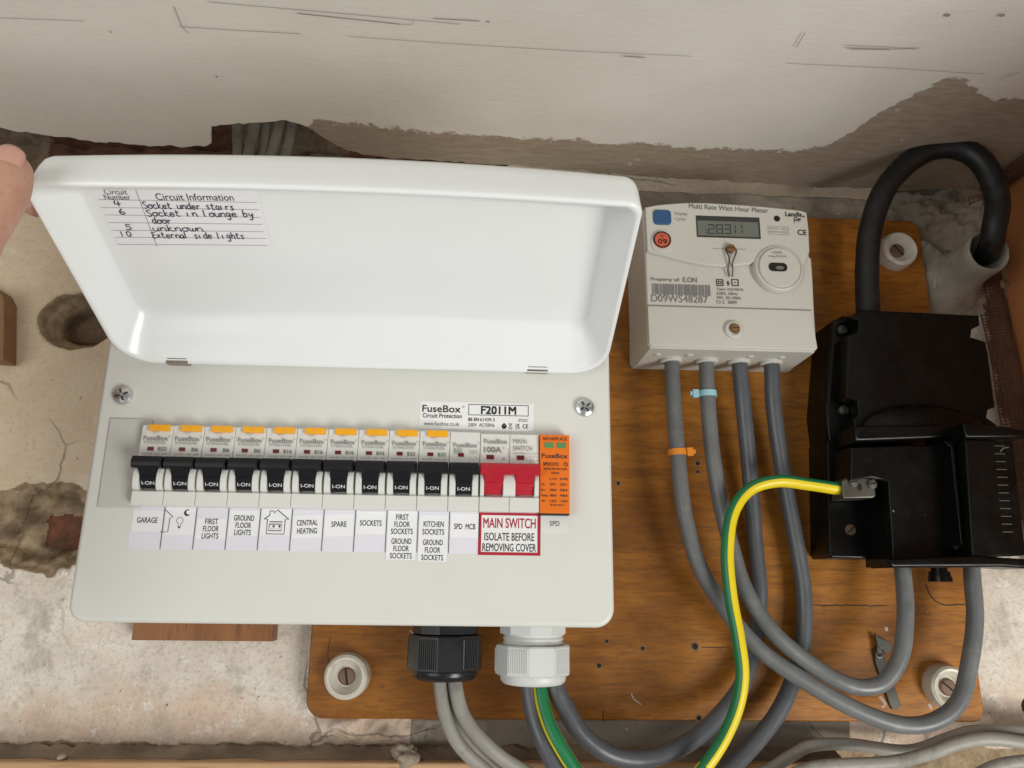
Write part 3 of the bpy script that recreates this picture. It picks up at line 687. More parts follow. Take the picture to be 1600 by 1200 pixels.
mb.ring(fc, lu(788), lv_(665), .0009, .0015, L + .0001, 1, 14); mb.rect(fc, lu(785.5), lu(790.5), lv_(669), lv_(663.5), L + .00015, 1); mb.disc(fc, lu(788), lv_(661.5), .0006, L + .0001, 1, 8)
mb.stroke(fc, [(lu(795), lv_(660.5)), (lu(801), lv_(667.5))], .0003, L + .0001, 1); mb.stroke(fc, [(lu(801), lv_(660.5)), (lu(795), lv_(667.5))], .0003, L + .00012, 1); mb.rect(fc, lu(795.5), lu(800.5), lv_(669.2), lv_(668.2), L + .0001, 1); mb.stroke(fc, [(lu(795), lv_(661)), (lu(801), lv_(661))], .0003, L + .00014, 1)
mb.build('product_label', [M['sticker'], M['ink']], CU, smooth=None)

# main switch warning
mb = MB(); a, c0 = cpx(748, 800); b, c1 = cpx(844.5, 868); a, b = .00130, .0364; z1, z0 = .0393, .0155
mb.box(fc, a, b, z0, z1, .00005, L)
bw = .0017
for r in ((a, b, z0, z0 + bw), (a, b, z1 - bw, z1), (a, a + bw, z0 + bw, z1 - bw), (b - bw, b, z0 + bw, z1 - bw)): mb.rect(fc, *r, L + .0001, 1)
wc = (a + b) / 2; mb.text(fc, 'MAIN SWITCH', wc, z1 - .0060, .0297, .0056, L + .0001, 1, .012); mb.text(fc, 'ISOLATE BEFORE', wc, z1 - .0136, .0281, .0044, L + .0001, 2, .008); mb.text(fc, 'REMOVING COVER', wc, z1 - .0195, .0302, .0044, L + .0001, 2, .008)
wl = mb.build('warning_label', [M['sticker'], M['red_ink'], M['ink']], CU, smooth=None); wl['label'] = 'red bordered MAIN SWITCH warning label'
mb = MB(); a, b = .0366, .0522; mb.box(fc, a, b, cpx(866, 834)[1], cpx(866, 804)[1], .00004, .00014); mb.text(fc, 'SPD', (a + b) / 2, cpx(866, 818)[1], .0056, .0027, .0002, 1, .005)
mb.build('circuit_label', [simple('clear_label_tape', (.77, .765, .735), .35), M['ink']], CU, smooth=None)

# circuit labels
labels = [(['GARAGE'], 803, 835, [818]), ('out', 797, 840, []), (['FIRST', 'FLOOR', 'LIGHTS'], 814, 845, [818.5, 829.5, 840.5]), (['GROUND', 'FLOOR', 'LIGHTS'], 801, 839, [812.5, 823.5, 834.5]), ('house', 796.5, 838, []), (['CENTRAL', 'HEATING'], 806, 841, [818, 830.5]), (['SPARE'], 804, 838, [819.5]), (['SOCKETS'], 799, 834, [817]), (['FIRST', 'FLOOR', 'SOCKETS', 'GROUND', 'FLOOR', 'SOCKETS'], 797, 872, [807, 818, 829, 844, 855, 866]), (['KITCHEN', 'SOCKETS', 'GROUND', 'FLOOR', 'SOCKETS'], 803, 874, [817, 829, 845, 856.5, 868]), (['SPD  MCB'], 800, 837, [820])]
LP = .01756; LX = -.1907; lz = lambda y: .0404 - (y - 794.0) * (.0404 - .0157) / 68.5
strip = MB(); strip.box(fc, LX, LX + 11 * LP - .0003, lz(861.5), lz(796.5), .00003, .00013)
strip.rect(fc, LX + .0003, LX + 11 * LP, lz(795.2), lz(793.2), .00020, 1)  # black line painted as the shadow beneath the breakers
for i in range(1, 11): strip.rect(fc, LX + i * LP - .00017, LX + i * LP + .00017, lz(861), lz(795.5), .00046, 1)
so = strip.build('label_strip', [M['lavender'], M['ink']], CU, smooth=None)
for i, (tx_, y0, y1, ys) in enumerate(labels):
    a = LX + i * LP + .0006; b = LX + (i + 1) * LP - .0007; c = (a + b) / 2; mb = MB(); tl = R_((0, .6, 0, -.4, 0, 2.2, 1.6, 0, .3, -.3, 0)[i])
    W = .00034; frl = fc @ Matrix.Translation((c, lz((y0 + y1) / 2), 0)) @ Matrix.Rotation(tl, 4, 'Z'); hh = (lz(y0) - lz(y1)) / 2; ww = (b - a) / 2
    mb.box(frl, -ww, ww, -hh, hh, .00014, .00030)
    if isinstance(tx_, list):
        for s, y in zip(tx_, ys):
            ww_ = {'GARAGE': .0112, 'FIRST': .0071, 'FLOOR': .0086, 'LIGHTS': .0091, 'GROUND': .0112, 'CENTRAL': .0116, 'HEATING': .0110, 'SPARE': .0085, 'SOCKETS': .0122, 'KITCHEN': .0113, 'SPD  MCB': .0121}[s]
            mb.text(frl, s, 0, lz(y) - lz((y0 + y1) / 2), ww_, .0031, W, 1, .014)
    else:
        fi = fc; yl = lambda y: lz(y); xl = lambda px: c + (px - (283.6 if tx_ == 'out' else 428.0)) * .000356
        sw = .00042
        if tx_ == 'out':
            for ln in ([(259, 801), (273, 813), (268.5, 814), (267.5, 835.5), (256.5, 835.5)],): mb.stroke(fi, [(xl(p), yl(q)) for p, q in ln], sw, W, 1)
            mb.ring(fi, xl(284), yl(818), .0016, .0019, W, 1, 20, -60, 240); mb.stroke(fi, [(xl(281.8), yl(822)), (xl(282.3), yl(827)), (xl(285.6), yl(827)), (xl(286.2), yl(822))], sw * .8, W, 1); mb.rect(fi, xl(282.4), xl(285.5), yl(829.5), yl(827.2), W + .00002, 1)
            A = [(294 + 5 * math.cos(R_(k)), 806 - 5 * math.sin(R_(k))) for k in range(60, 331, 15)]; B = [(296.2 + 4.0 * math.cos(R_(k)), 804.6 - 4.0 * math.sin(R_(k))) for k in range(320, 69, -15)]
            mb.poly(fi, [(xl(p), yl(q)) for p, q in A + B], W, 1)
        else:
            for ln in ([(410, 813.5), (415, 813.5), (415, 836), (442.5, 836), (442.5, 813.5), (448, 813.5), (430, 799.5), (424, 804), (424, 801), (418, 801), (418, 807.5), (410, 813.5)], [(419, 817.5), (439, 817.5)], [(419, 821), (437.5, 821), (437.5, 831), (418, 831), (419, 821)]):
                mb.stroke(fi, [(xl(p), yl(q)) for p, q in ln], sw * 1.25, W, 1)
            for p in (422, 425.5, 431, 434.5): mb.disc(fi, xl(p), yl(828), .00025, W, 1, 6)
            for p in (424, 433): mb.rect(fi, xl(p), xl(p + 3), yl(826), yl(822.5), W, 1)
    mb.build('circuit_label', [M['paper'], M['ink']], so, smooth=None)

# lid
LA = R_(22.7); LW, LL, LH = .2812, .1280, .0228
LXc = -.0664; hp = Vector((LXc, DC - .56 - .0035, .1207))
fl = Matrix(((1, 0, 0, hp.x), (0, -math.cos(LA), math.sin(LA), hp.y), (0, math.sin(LA), math.cos(LA), hp.z), (0, 0, 0, 1)))
def lid_loop(ins, ww, sc=1.0):
    ra = max(.004, .021 - ins * .6); rb = max(.0035, .0070 - ins * .25)
    sx = .0030 + (ins - .0030) * .62 if ins > .0030 else ins
    o = rrect(-LW / 2 + sx, LW / 2 - sx, (ins * 1.25 if ins > .006 else ins), LL - ins, (ra, ra, rb, rb), 8); c = (0, LL / 2); out = []
    # split the long straight sides
    o2 = []
    for i in range(len(o)):
        a, b = Vector(o[i]), Vector(o[(i + 1) % len(o)]); o2.append(a)
        if i % 9 == 8:
            for k in range(1, 12): o2.append(a.lerp(b, k / 12))
    for p in o2:
        u, v = c[0] + (p.x - c[0]) * sc, c[1] + (p.y - c[1]) * sc
        k = 1 - min(1, abs(u) / (LW / 2)) ** 2
        out.append(fl @ Vector((u, v + .0034 * k * (v / LL), ww + .0030 * k * (ww / LH))))
    return out
loops = []
inner = [(.0030, .0005), (.0038, .0014), (.0050, .0028), (.0100, .0085), (.0142, .0133), (.0152, .0145), (.0165, .0159), (.0178, .0173), (.0190, .0181), (.0206, .0184)]
for sc in (.02, .2, .4, .6, .8, .93): loops.append(lid_loop(.0208, .0184, sc))
for i_, w_ in inner[::-1]: loops.append(lid_loop(i_, w_))
for i_, w_ in ((.0022, 0), (.0012, -.0003), (.0003, .0003), (0, .0016), (.0001, .006), (.0002, .0150), (.0006, .0190), (.0015, .0212), (.0035, .0224), (.0075, LH)): loops.append(lid_loop(i_, w_))
for sc in (.9, .6, .3, .02): loops.append(lid_loop(.016, LH + .0002, sc))
mb = MB(); mb.loft(loops, 0)
lid = mb.build('lid', M['lid'], CU, smooth=60, wn=False)
for px, py in ((277, 562), (840, 575)):
    u, v = XZ(px, py, .4345); fh = frame_y(.4345); mb = MB()
    mb.box(fh, u - .0062, u + .0062, v - .0021, v + .0019, -.006, .0006, .0005)
    mb.box(fh, u - .0056, u + .0056, v + .0001, v + .0006, .0004, .0011, 0)
    mb.build('hinge', M['hinge'], CU)

# handwritten card on the inner face of the lid
inv = fl.inverted()
CARD_SHIFT = 0.0
def on_lid(px, py, ww=.0200):
    v = CR @ Vector(((px - 800) / F_PX, 1, (600 - py) / F_PX)); a = inv @ CAM; b = inv @ (CAM + v); dd = b - a; k = (ww - a.z) / dd.z; q = a + dd * k; return q.x + CARD_SHIFT, q.y
def lid_w(u, v): k = 1 - min(1, abs(u) / (LW / 2)) ** 2; return .0184 + .0030 * k * (.0184 / LH)
CARD_SHIFT = max(0.0, -LW / 2 + .0150 - on_lid(154, 292)[0])
c_bl, c_br, c_tr = on_lid(186, 383.5), on_lid(424, 384.5), on_lid(405, 298); cu0 = max(-LW / 2 + .0150, c_bl[0]); cu1 = c_br[0]; cv0 = (c_bl[1] + c_br[1]) / 2; cv1 = c_tr[1] + .005
CWid, CHt = cu1 - cu0, cv1 - cv0
def cardp(a, b): return (cu0 + a * CWid, cv0 + b * CHt)
mb = MB()
class CardFrame:
    def __matmul__(s, p): return fl @ Vector((p.x, p.y, lid_w(p.x, p.y) - .00015 - p.z))
cf = CardFrame()
nn = 12
for i in range(nn):
    a0, a1 = i / nn, (i + 1) / nn
    q = [cardp(a0, 0), cardp(a1, 0), cardp(a1, 1), cardp(a0, 1)]
    mb.add([cf @ Vector((*p, 0.0001)) for p in q], [[0, 1, 2, 3]], 0)
# rows in card coordinates measured from the photo through the lid plane
def cl(px, py): return on_lid(px, py)
ink_w = .00052
def straight(p0, p1, wd, mat, w_, n=8):
    a, b = Vector(cl(*p0)), Vector(cl(*p1)); mb.stroke(cf, [a.lerp(b, k / n) for k in range(n + 1)], wd, w_, mat)
for i, (p0, p1) in enumerate((((155, 309), (401, 317)), ((160, 321.5), (404, 328)), ((165, 333), (407, 340)), ((170, 345), (410, 351)), ((176, 357), (413, 362.5)), ((181, 368), (416, 373)), ((185, 379), (419, 384)))):
    straight(p0, p1, .00022, 1, .0003)
straight((211, 290), (246, 383), .00026, 1, .00032)
def ctext(body, p0, p1, h, mat, bold):
    a, b = Vector(cl(*p0)), Vector(cl(*p1)); vs, fs, bb = text_mesh(body, 0, 1.0); t_ = (b - a).normalized(); n_ = Vector((-t_.y, t_.x)); s_ = (b - a).length / (bb[1] - bb[0]); sy = h / (bb[3] - bb[2])
    mb.add([cf @ Vector((*(a + t_ * ((x - bb[0]) * s_) + n_ * ((y - bb[2]) * sy)), .00035)) for x, y in vs], fs, mat)
ctext('Circuit', (165.5, 301), (201, 302), .0030, 4, .012); ctext('Number', (166, 309), (206, 310), .0030, 4, .012); ctext('Circuit Information', (246, 311.5), (366, 313.8), .0042, 4, .014)
G = {  # single-stroke handwriting, unit x-height 1
 'S': [[(.9, 1.55), (.5, 1.7), (.1, 1.4), (.3, 1.0), (.8, .6), (.75, .15), (.3, 0), (0, .2)]], 'o': [[(.5, 1), (.1, .8), (.05, .3), (.4, 0), (.8, .2), (.85, .7), (.5, 1), (1.0, .9)]], 'c': [[(.8, .85), (.4, 1), (.08, .6), (.2, .1), (.6, 0), (.95, .25)]],
 'k': [[(.1, 1.8), (.12, 0)], [(.7, 1), (.15, .5), (.8, 0), (.95, .1)]], 'e': [[(.05, .5), (.75, .6), (.6, .98), (.2, .9), (.05, .4), (.35, 0), (.95, .25)]], 't': [[(.3, 1.6), (.3, .2), (.6, 0), (.85, .15)], [(0, 1.05), (.75, 1.1)]], 'u': [[(.05, 1), (.1, .2), (.4, 0), (.75, .3), (.8, 1)], [(.8, 1), (.85, .1), (1, .05)]],
 'n': [[(.05, 1), (.1, 0)], [(.1, .6), (.5, 1), (.8, .7), (.85, 0), (1, .1)]], 'd': [[(.75, .9), (.3, 1), (.05, .5), (.3, 0), (.75, .3)], [(.8, 1.8), (.8, .1), (1, 0)]], 'r': [[(.1, 1), (.15, 0)], [(.15, .6), (.4, .95), (.75, .9)]], 's': [[(.7, .9), (.35, 1), (.2, .7), (.65, .35), (.5, 0), (.05, .08)]],
 'a': [[(.75, .9), (.3, 1), (.05, .5), (.3, 0), (.7, .35), (.75, .95), (.78, .1), (1, .05)]], 'i': [[(.2, 1), (.25, .1), (.5, .05)]], 'l': [[(.2, 1.8), (.2, .15), (.5, 0)]], 'g': [[(.75, .9), (.3, 1), (.05, .55), (.35, .15), (.75, .5), (.75, .9), (.7, -.6), (.3, -.8), (.1, -.5)]], 'b': [[(.1, 1.8), (.12, 0), (.6, .05), (.8, .5), (.5, .95), (.15, .7)]], 'y': [[(.05, 1), (.2, .4), (.6, .4), (.8, 1)], [(.8, 1), (.65, -.4), (.3, -.8), (.05, -.5)]],
 'w': [[(.0, 1), (.15, .1), (.45, .1), (.5, .8), (.6, .1), (.9, .15), (1, 1)]], 'E': [[(.9, 1.6), (.3, 1.6), (.1, 1.2), (.6, .9), (.1, .6), (.05, .1), (.5, 0), (.95, .2)]], 'x': [[(.05, 1), (.8, 0)], [(.8, 1), (.05, 0)]], 'h': [[(.1, 1.8), (.1, 0)], [(.1, .6), (.5, 1), (.75, .7), (.8, 0), (.95, .1)]], '.': [[(.1, 0), (.25, .06)]],
 '4': [[(.25, 1.6), (.05, .6), (.9, .7)], [(.65, 1.5), (.6, 0)]], '6': [[(.6, 1.6), (.15, .8), (.2, .15), (.6, 0), (.8, .4), (.5, .7), (.2, .5)]], '5': [[(.85, 1.5), (.25, 1.5), (.2, .9), (.7, .8), (.75, .2), (.3, 0), (0, .1)]], '1': [[(.3, 1.6), (.3, 0)]], '0': [[(.5, 1.5), (.1, 1.1), (.15, .3), (.5, 0), (.85, .4), (.85, 1.2), (.5, 1.5)]]}
zc = [0]
def script_(s, p0, p1, xh, seed=0):
    a, b = Vector(cl(*p0)), Vector(cl(*p1)); t_ = (b - a).normalized(); n_ = Vector((-t_.y, t_.x)); adv = (b - a).length / (len(s)); rr = random.Random(seed + len(s))
    for i, ch in enumerate(s):
        if ch == ' ': continue
        wv = .55 if ch in 'il1.' else .98; dy = rr.uniform(-.06, .06)
        for g in G[ch]:
            pts = [(Vector((x * wv * adv * .92 + i * adv + (.15 * y) * xh * .3, (y + dy) * xh))) for x, y in g]
            if len(pts) > 2: pts = [Vector((q.x, q.y)) for q in catmull([(*p, 0) for p in pts], 4)]
            zc[0] += 1
            mb.stroke(cf, [a + t_ * p.x + n_ * p.y for p in pts], ink_w, .00036 + .000003 * (zc[0] % 60), 2)
script_('Socket under stairs', (226, 324), (368, 328), .0024, 1); script_('Socket in lounge by', (232, 336), (398, 339), .0024, 2); script_('door', (240, 347), (271, 348), .0024, 3); script_('unknown.', (241, 359), (331, 361), .0024, 4); script_('External side lights', (240, 370), (384, 373), .0024, 5)
script_('4', (181, 319), (193, 319.5), .0022); script_('6', (188.5, 332), (200, 332), .0022); script_('5', (199, 356), (210, 356), .0022); script_('10', (192, 367), (209, 367), .0022)
o = mb.build('information_card', [M['paper'], M['rule'], M['blue_ink'], M['grey_ink'], M['ink']], smooth=None); tag(o, 'small white ruled card with handwritten circuit notes inside the open lid', 'card')

# cable glands (parts of the unit)
def gland(px_c, d, mat, tops, width_px, ribmat):
    # tops: image heights of flange top, thread top, nut top, nut bottom, dome bottom
    c = P(px_c, tops[2], d); zz = [P(px_c, y, d).z for y in tops]; hw = (P(px_c + width_px / 2, (tops[2] + tops[3]) / 2, d) - P(px_c - width_px / 2, (tops[2] + tops[3]) / 2, d)).length / 2
    fg = Matrix.Translation((c.x, c.y, 0)); root = None
    mb = MB(); N = 10
    mb.lathe(fg, [(hw * .93, zz[0] + .006), (hw * .93, zz[1] + .0004), (hw * .90, zz[1])], N, 0, rot=.16, cap0=True)
    mb.lathe(fg, [(hw * .80, zz[1] + .002)] + [(hw * (.80 if k % 2 else .84), zz[1] - (zz[1] - zz[2] + .004) * k / 8) for k in range(9)], 28)
    root = mb.build('cable_gland', mat, CU, smooth=28, wn=False, loc=Vector((c.x, c.y, zz[0])) - CU.location)
    mb = MB()
    mb.lathe(fg, [(hw * .78, zz[2]), (hw * 1.02, zz[2]), (hw * 1.04, zz[2] - .0008), (hw * 1.04, zz[3] + .0010), (hw * .96, zz[3]), (hw * .80, zz[3])], N, 0, rot=.16)
    for k in range(N):
        if k % 2: continue
        a = .16 + 2 * math.pi * (k + .5) / N; ap = hw * 1.04 * math.cos(math.pi / N); side = hw * 1.04 * math.sin(math.pi / N)
        fk = fg @ Matrix.Rotation(a, 4, 'Z')
        for q in range(9):
            off = -side * .8 + 1.6 * side * q / 8
            mb.add([fk @ Vector(v) for v in ((ap - .0002, off - .00045, zz[2] - .002), (ap + .0007, off, zz[2] - .002), (ap - .0002, off + .00045, zz[2] - .002), (ap - .0002, off - .00045, zz[3] + .002), (ap + .0007, off, zz[3] + .002), (ap - .0002, off + .00045, zz[3] + .002))], [[0, 1, 4, 3], [1, 2, 5, 4], [0, 2, 1], [3, 4, 5]])
    mb.build('nut', mat, root, smooth=20, wn=False)
    mb = MB(); zd, ze = zz[3], zz[4]
    mb.lathe(fg, [(hw * .9, zd + .001), (hw * .9, zd - .001), (hw * .88, zd + (ze - zd) * .6), (hw * .80, zd + (ze - zd) * .9), (hw * .68, ze), (hw * .60, ze), (hw * .56, ze + .003), (hw * .5, ze + .006)], 32)
    mb.build('dome', mat, root, smooth=50, wn=False)
    return c, zz
gland(697, .49, M['gland_b'], (972, 990, 991, 1047, 1062), 112, None)
gland(833, .49, M['gland_w'], (966, 990, 1007, 1054, 1069), 114, None)

# ------------------------------------------------------------------ electricity meter
DM = .49; fm = frame_y(DM)
def mpx(x, y): return XZ(980 + x / 4.0, 300 + y / 4.0, DM)
MX0, MX1, MZ0 = .1128, .2295, .1556
meter = empty('electricity_meter', ((MX0 + MX1) / 2, -.016, MZ0), 'off-white electricity meter with a grey display above four grey cables', 'electricity meter')
top = [mpx(*q) for q in ((112, 95), (180, 84), (260, 76), (370, 69), (480, 70), (600, 76), (720, 84), (850, 94), (980, 107), (1080, 118), (1122, 126), (1128, 140))]
zl = mpx(125, 705)[1]
left = [(MX0 - .0008, mpx(112, 110)[1]), (MX0 + .0004, mpx(115, 400)[1]), (MX0 + .0004, zl)]
right = [(mpx(1138, 250)), (mpx(1146, 395)), (mpx(1160, 410)), (mpx(1170, 560)), (mpx(1178, 740))]
mb = MB()
outl = left[::-1][:2] + [left[0]] + top + right + [(MX1 + .0004, MZ0 + .003), (MX1 - .0015, MZ0), (MX0 + .002, MZ0), (MX0, MZ0 + .003)]
outl = outl[::-1]
if area2(outl) < 0: outl = outl[::-1]
cu_, cv_ = (MX0 + MX1) / 2, MZ0 + .05
def mloop(ww, sx, sz, ins=0.0):
    o = inset(outl, ins) if ins else outl
    return [fm @ Vector((cu_ + (u - cu_) * sx, cv_ + (v - cv_) * sz, ww)) for u, v in o]
mb.loft([mloop(-.0535, 1.03, 1.0), mloop(-.046, 1.03, 1.0), mloop(-.044, 1.012, 1.0), mloop(-.004, 1.0, 1.0), mloop(-.0026, 1.0, 1.0, .0002), mloop(-.0018, 1.0, 1.0, .0010), mloop(-.0016, 1, 1, .0022)], 0)
for q in ((222, 1018), (430, 1022), (820, 1032), (1020, 1042)):
    u = mpx(q[0], 990)[0]
    mb.lathe(Matrix.Translation((u, -.0545, MZ0 - .0010)), [(.0016, -.0002), (.0024, .0002), (.0026, .002)], 14)
mo = mb.build('case', M['meter'], meter, smooth=32)
# raised upper fascia with the wave edge
wave = [mpx(*q) for q in ((116, 376), (170, 392), (230, 405), (300, 424), (400, 448), (500, 466), (600, 472), (690, 466), (735, 459), (752, 462))]
port_c = mpx(940, 485); PR = mpx(1085, 485)[0] - port_c[0]
arc = [(port_c[0] + PR * 1.08 * math.cos(R_(a)), port_c[1] + PR * 1.08 * math.sin(R_(a))) for a in range(165, 375, 10)]
fasc = [(MX0 + .0012, wave[0][1])] + wave[1:] + arc + [mpx(1134, 380), mpx(1128, 240), mpx(1116, 136)] + [(u, v - .0006) for u, v in top[::-1][2:-1]] + [(MX0 + .0008, mpx(112, 103)[1])]
mb = MB(); mb.prism(fm, fasc, -.004, .0022, .0012, 0, 3)
FW = .0022
def mt(body, x0, x1, y, h, m_=1, bd=0.0, w_=FW, rot=0.0):
    a = mpx(x0, y); b = mpx(x1, y); mb.text(fm, body, (a[0] + b[0]) / 2, (a[1] + b[1]) / 2, b[0] - a[0], h, w_ + .00025, m_, bd, rot)
mt('Multi Rate Watt Hour Meter', 380, 872, 112, .0038, 1, .016, rot=-.030); mt('Display', 292, 372, 148, .0031, 2, .008); mt('Cycle', 292, 358, 181, .0031, 2, .008)
mt('Landis', 980, 1082, 149, .0036, 3, .03); mt('Gyr', 1034, 1080, 182, .0042, 3, .02); a = mpx(1092, 164); mb.rect(fm, a[0] - .0013, a[0] + .0013, a[1] - .0002, a[1] + .0002, FW + .0003, 3); mb.rect(fm, a[0] - .0002, a[0] + .0002, a[1] - .0013, a[1] + .0013, FW + .00032, 3); a = mpx(1035, 190); mb.rect(fm, a[0] - .0002, a[0] + .0002, a[1] - .002, a[1] + .001, FW + .0003, 3)
mt('CE', 1056, 1112, 262, .0042, 3, .02)
a0_, a1_ = mpx(874, 274), mpx(1000, 226)
for r in ((a0_[0], a1_[0], a0_[1], a0_[1] + .0003), (a0_[0], a1_[0], a1_[1] - .0003, a1_[1]), (a0_[0], a0_[0] + .0003, a0_[1] + .0003, a1_[1] - .0003), (a1_[0] - .0003, a1_[0], a0_[1] + .0003, a1_[1] - .0003)): mb.rect(fm, *r, FW + .00025, 2)
mt('RATE 1 [01]', 882, 992, 240, .0018, 2, .01); mt('RATE 2 [02]', 882, 992, 261, .0018, 2, .01)
mb.stroke(fm, [mpx(530, 362), mpx(600, 364)], .0005, FW + .0003, 2); mb.stroke(fm, [mpx(668, 366), mpx(738, 368)], .0005, FW + .0003, 2)
mo2 = mb.build('fascia', [M['meter'], M['grey_ink'], M['faint_ink'], M['ink']], meter, smooth=32)
mb = MB(); u, v = mpx(214, 168); mb.prism(fm, rrect(u - .0064, u + .0062, v - .0057, v + .0055, .0026, 6), FW - .0005, FW + .0012, .0006); mb.build('push_button', M['blue_btn'], meter)
mb = MB(); u, v = mpx(222, 320); mb.lathe(fm, [(.0092, FW - .002), (.0090, FW + .0006), (.0080, FW + .0010), (.0001, FW + .0010)], 30, 0, u, v); boss = mb.build('seal_boss', M['meter'], meter)
mb = MB(); u, v = mpx(211, 312); mb.lathe(fm, [(.0064, FW + .0008), (.0063, FW + .0016), (.0001, FW + .0017)], 28, 0, u, v); mb.ring(fm, u, v, .0052, .0062, FW + .0019, 1, 28); mb.text(fm, '09', u + .0002, v - .0014, .0062, .0036, FW + .0019, 1, .02); mb.text(fm, 'CERT', u, v + .0030, .0042, .0010, FW + .0019, 1); mb.text(fm, 'M', u, v + .0015, .0016, .0010, FW + .0019, 1); mb.build('seal_sticker', [M['seal'], M['ink']], boss)
# display
d0, d1 = mpx(430, 290), mpx(818, 170); mb = MB()
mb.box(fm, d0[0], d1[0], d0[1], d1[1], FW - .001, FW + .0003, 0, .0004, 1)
mb.box(fm, d0[0] + .0008, d1[0] - .0014, d0[1] + .0012, d1[1] - .0038, FW, FW + .00045, 0, .0002, 0)
SEG = {'0': 'abcdef', '1': 'bc', '2': 'abged', '3': 'abgcd', '8': 'abcdefg'}
for i, (ch, xx) in enumerate((('1', 470), ('2', 520), ('8', 572), ('3', 622), ('1', 652), ('1', 694))):
    hgt = .0072 if i else .004; wid = .0046; u, v = mpx(xx, 272 if i else 272); u -= wid / 2; tk = .0006
    sg = {'a': (u, u + wid, v + hgt - tk, v + hgt), 'd': (u, u + wid, v, v + tk), 'g': (u, u + wid, v + hgt / 2 - tk / 2, v + hgt / 2 + tk / 2), 'b': (u + wid - tk, u + wid, v + hgt / 2 + tk, v + hgt - tk), 'c': (u + wid - tk, u + wid, v + tk, v + hgt / 2 - tk), 'f': (u, u + tk, v + hgt / 2 + tk, v + hgt - tk), 'e': (u, u + tk, v + tk, v + hgt / 2 - tk)}
    for s_ in SEG[ch]: mb.rect(fm, *sg[s_], FW + .0006, 2)
mb.build('display', [M['lcd'], M['lcd_dark'], M['ink']], meter, smooth=None)
mb = MB(); u, v = mpx(928, 176); mb.lathe(fm, [(.0022, FW - .0005), (.0022, FW + .0004), (.0016, FW + .0005), (.0001, FW + .0003)], 18, 0, u, v); mb.build('indicator_lamp', M['hole'], meter)
# optical port
mb = MB(); mb.lathe(fm, [(PR * 1.06, -.004), (PR * 1.06, .0016), (PR * 1.02, .0030), (PR * .96, .0036), (PR * .94, .0036), (PR * .92, .0030), (PR * .90, .0030), (PR * .88, .0042), (PR * .85, .0046), (.0001, .0046)], 48, 0, *port_c)
mt('1000', 893, 950, 396, .0020, 1, .01, .0046); mt('imp/kWh', 868, 980, 421, .0022, 1, .01, .0046)
pt = mb.build('optical_port', [M['meter'], M['faint_ink'], M['ink']], meter, smooth=32)
mb = MB(); u, v = mpx(927, 487); mb.prism(fm, rrect(u - .0066, u + .0064, v - .0030, v + .0032, .0028, 6), .004, .0052, .0003); mb.disc(fm, u + .0010, v - .0006, .0030, .0054, 1, 14, .0014); mb.build('port_lens', [M['hole'], M['lcd']], pt)
# lower printed fascia
mb = MB(); z_low0, z_low1 = mpx(500, 705)[1] + .0003, mpx(500, 500)[1]
LWD = -.0014
mt('Property of:', 152, 332, 545, .0033, 1, .01, LWD); mt('E.ON', 352, 440, 545, .0038, 1, .012, LWD); mt('D09W548287', 154, 508, 664, .0052, 1, 0, LWD)
bx0, bx1 = mpx(160, 600)[0], mpx(528, 600)[0]; bz0, bz1 = mpx(300, 640)[1], mpx(300, 572)[1]; rb = random.Random(3); x = bx0
while x < bx1 - .0004:
    wv = rb.choice((.0008, .0011, .0014)); mb.rect(fm, x, min(bx1, x + wv), bz0, bz1, LWD + .00025, 1); x += wv + rb.choice((.00045, .0006, .0008))
for k, (a, b, s) in enumerate(((562, 732, 'Type 5254E/A'), (562, 696, '230V, 50Hz'), (562, 716, '2W, 20-100A'), (562, 690, 'CI 2  2009'))): mt(s, a, b, 607 + k * 26, .0024, 1, .012, LWD)
for cx_ in (583, 678):
    a = mpx(cx_, 562); s = .0025; tk = .0006
    for r in ((a[0] - s, a[0] + s, a[1] - s, a[1] - s + tk), (a[0] - s, a[0] + s, a[1] + s - tk, a[1] + s), (a[0] - s, a[0] - s + tk, a[1] - s + tk, a[1] + s - tk), (a[0] + s - tk, a[0] + s, a[1] - s + tk, a[1] + s - tk)): mb.rect(fm, *r, LWD + .00025, 2)
    if cx_ == 583: mb.ring(fm, *a, .0010, .0017, LWD + .00025, 2, 4, 45, 405)
    else: mb.rect(fm, a[0] - .0006, a[0] + .0006, a[1] - .0003, a[1] + .0003, LWD + .00025, 2)
a = mpx(634, 560); mb.rect(fm, a[0] - .0004, a[0] + .0004, a[1] - .0025, a[1] + .0010, LWD + .00025, 2); mb.rect(fm, a[0] - .0012, a[0] + .0012, a[1] - .0010, a[1] - .0004, LWD + .0003, 2)
mb.build('rating_print', [M['meter'], M['grey_ink'], M['ink']], meter, smooth=None)
# terminal cover
mb = MB(); mb.prism(fm, [mpx(128, 708), mpx(1152, 738), (MX1 + .0003, MZ0 + .0030), (MX1 - .0012, MZ0 + .0012), (MX0 + .0028, MZ0 + .0012), (MX0 + .0009, MZ0 + .0028)], -.006, -.0004, .0008)
mb.stroke(fm, [mpx(125, 703.5), mpx(1158, 735)], .0004, -.0010, 1)
u, v = mpx(664, 862); mb.lathe(fm, [(.0064, -.001), (.0062, .0012), (.0054, .0018), (.0040, .0018), (.0036, .0004), (.0001, .0004)], 26, 0, u, v)
tcv = mb.build('terminal_cover', [M['meter'], M['grey_ink']], meter, smooth=32)
def bscrew(u, v, w0, parent, r=.0032):
    mb = MB(); mb.lathe(fm, [(r * .9, w0 - .001), (r, w0 + .0022), (r * .9, w0 + .0030), (.0001, w0 + .0032)], 18, 0, u, v); mb.rect(fm, u - r * .8, u + r * .8, v - .0003, v + .0003, w0 + .0034, 1); mb.build('screw', [M['brass'], M['slot']], parent)
bscrew(u + .0004, v + .0006, .0004, tcv)
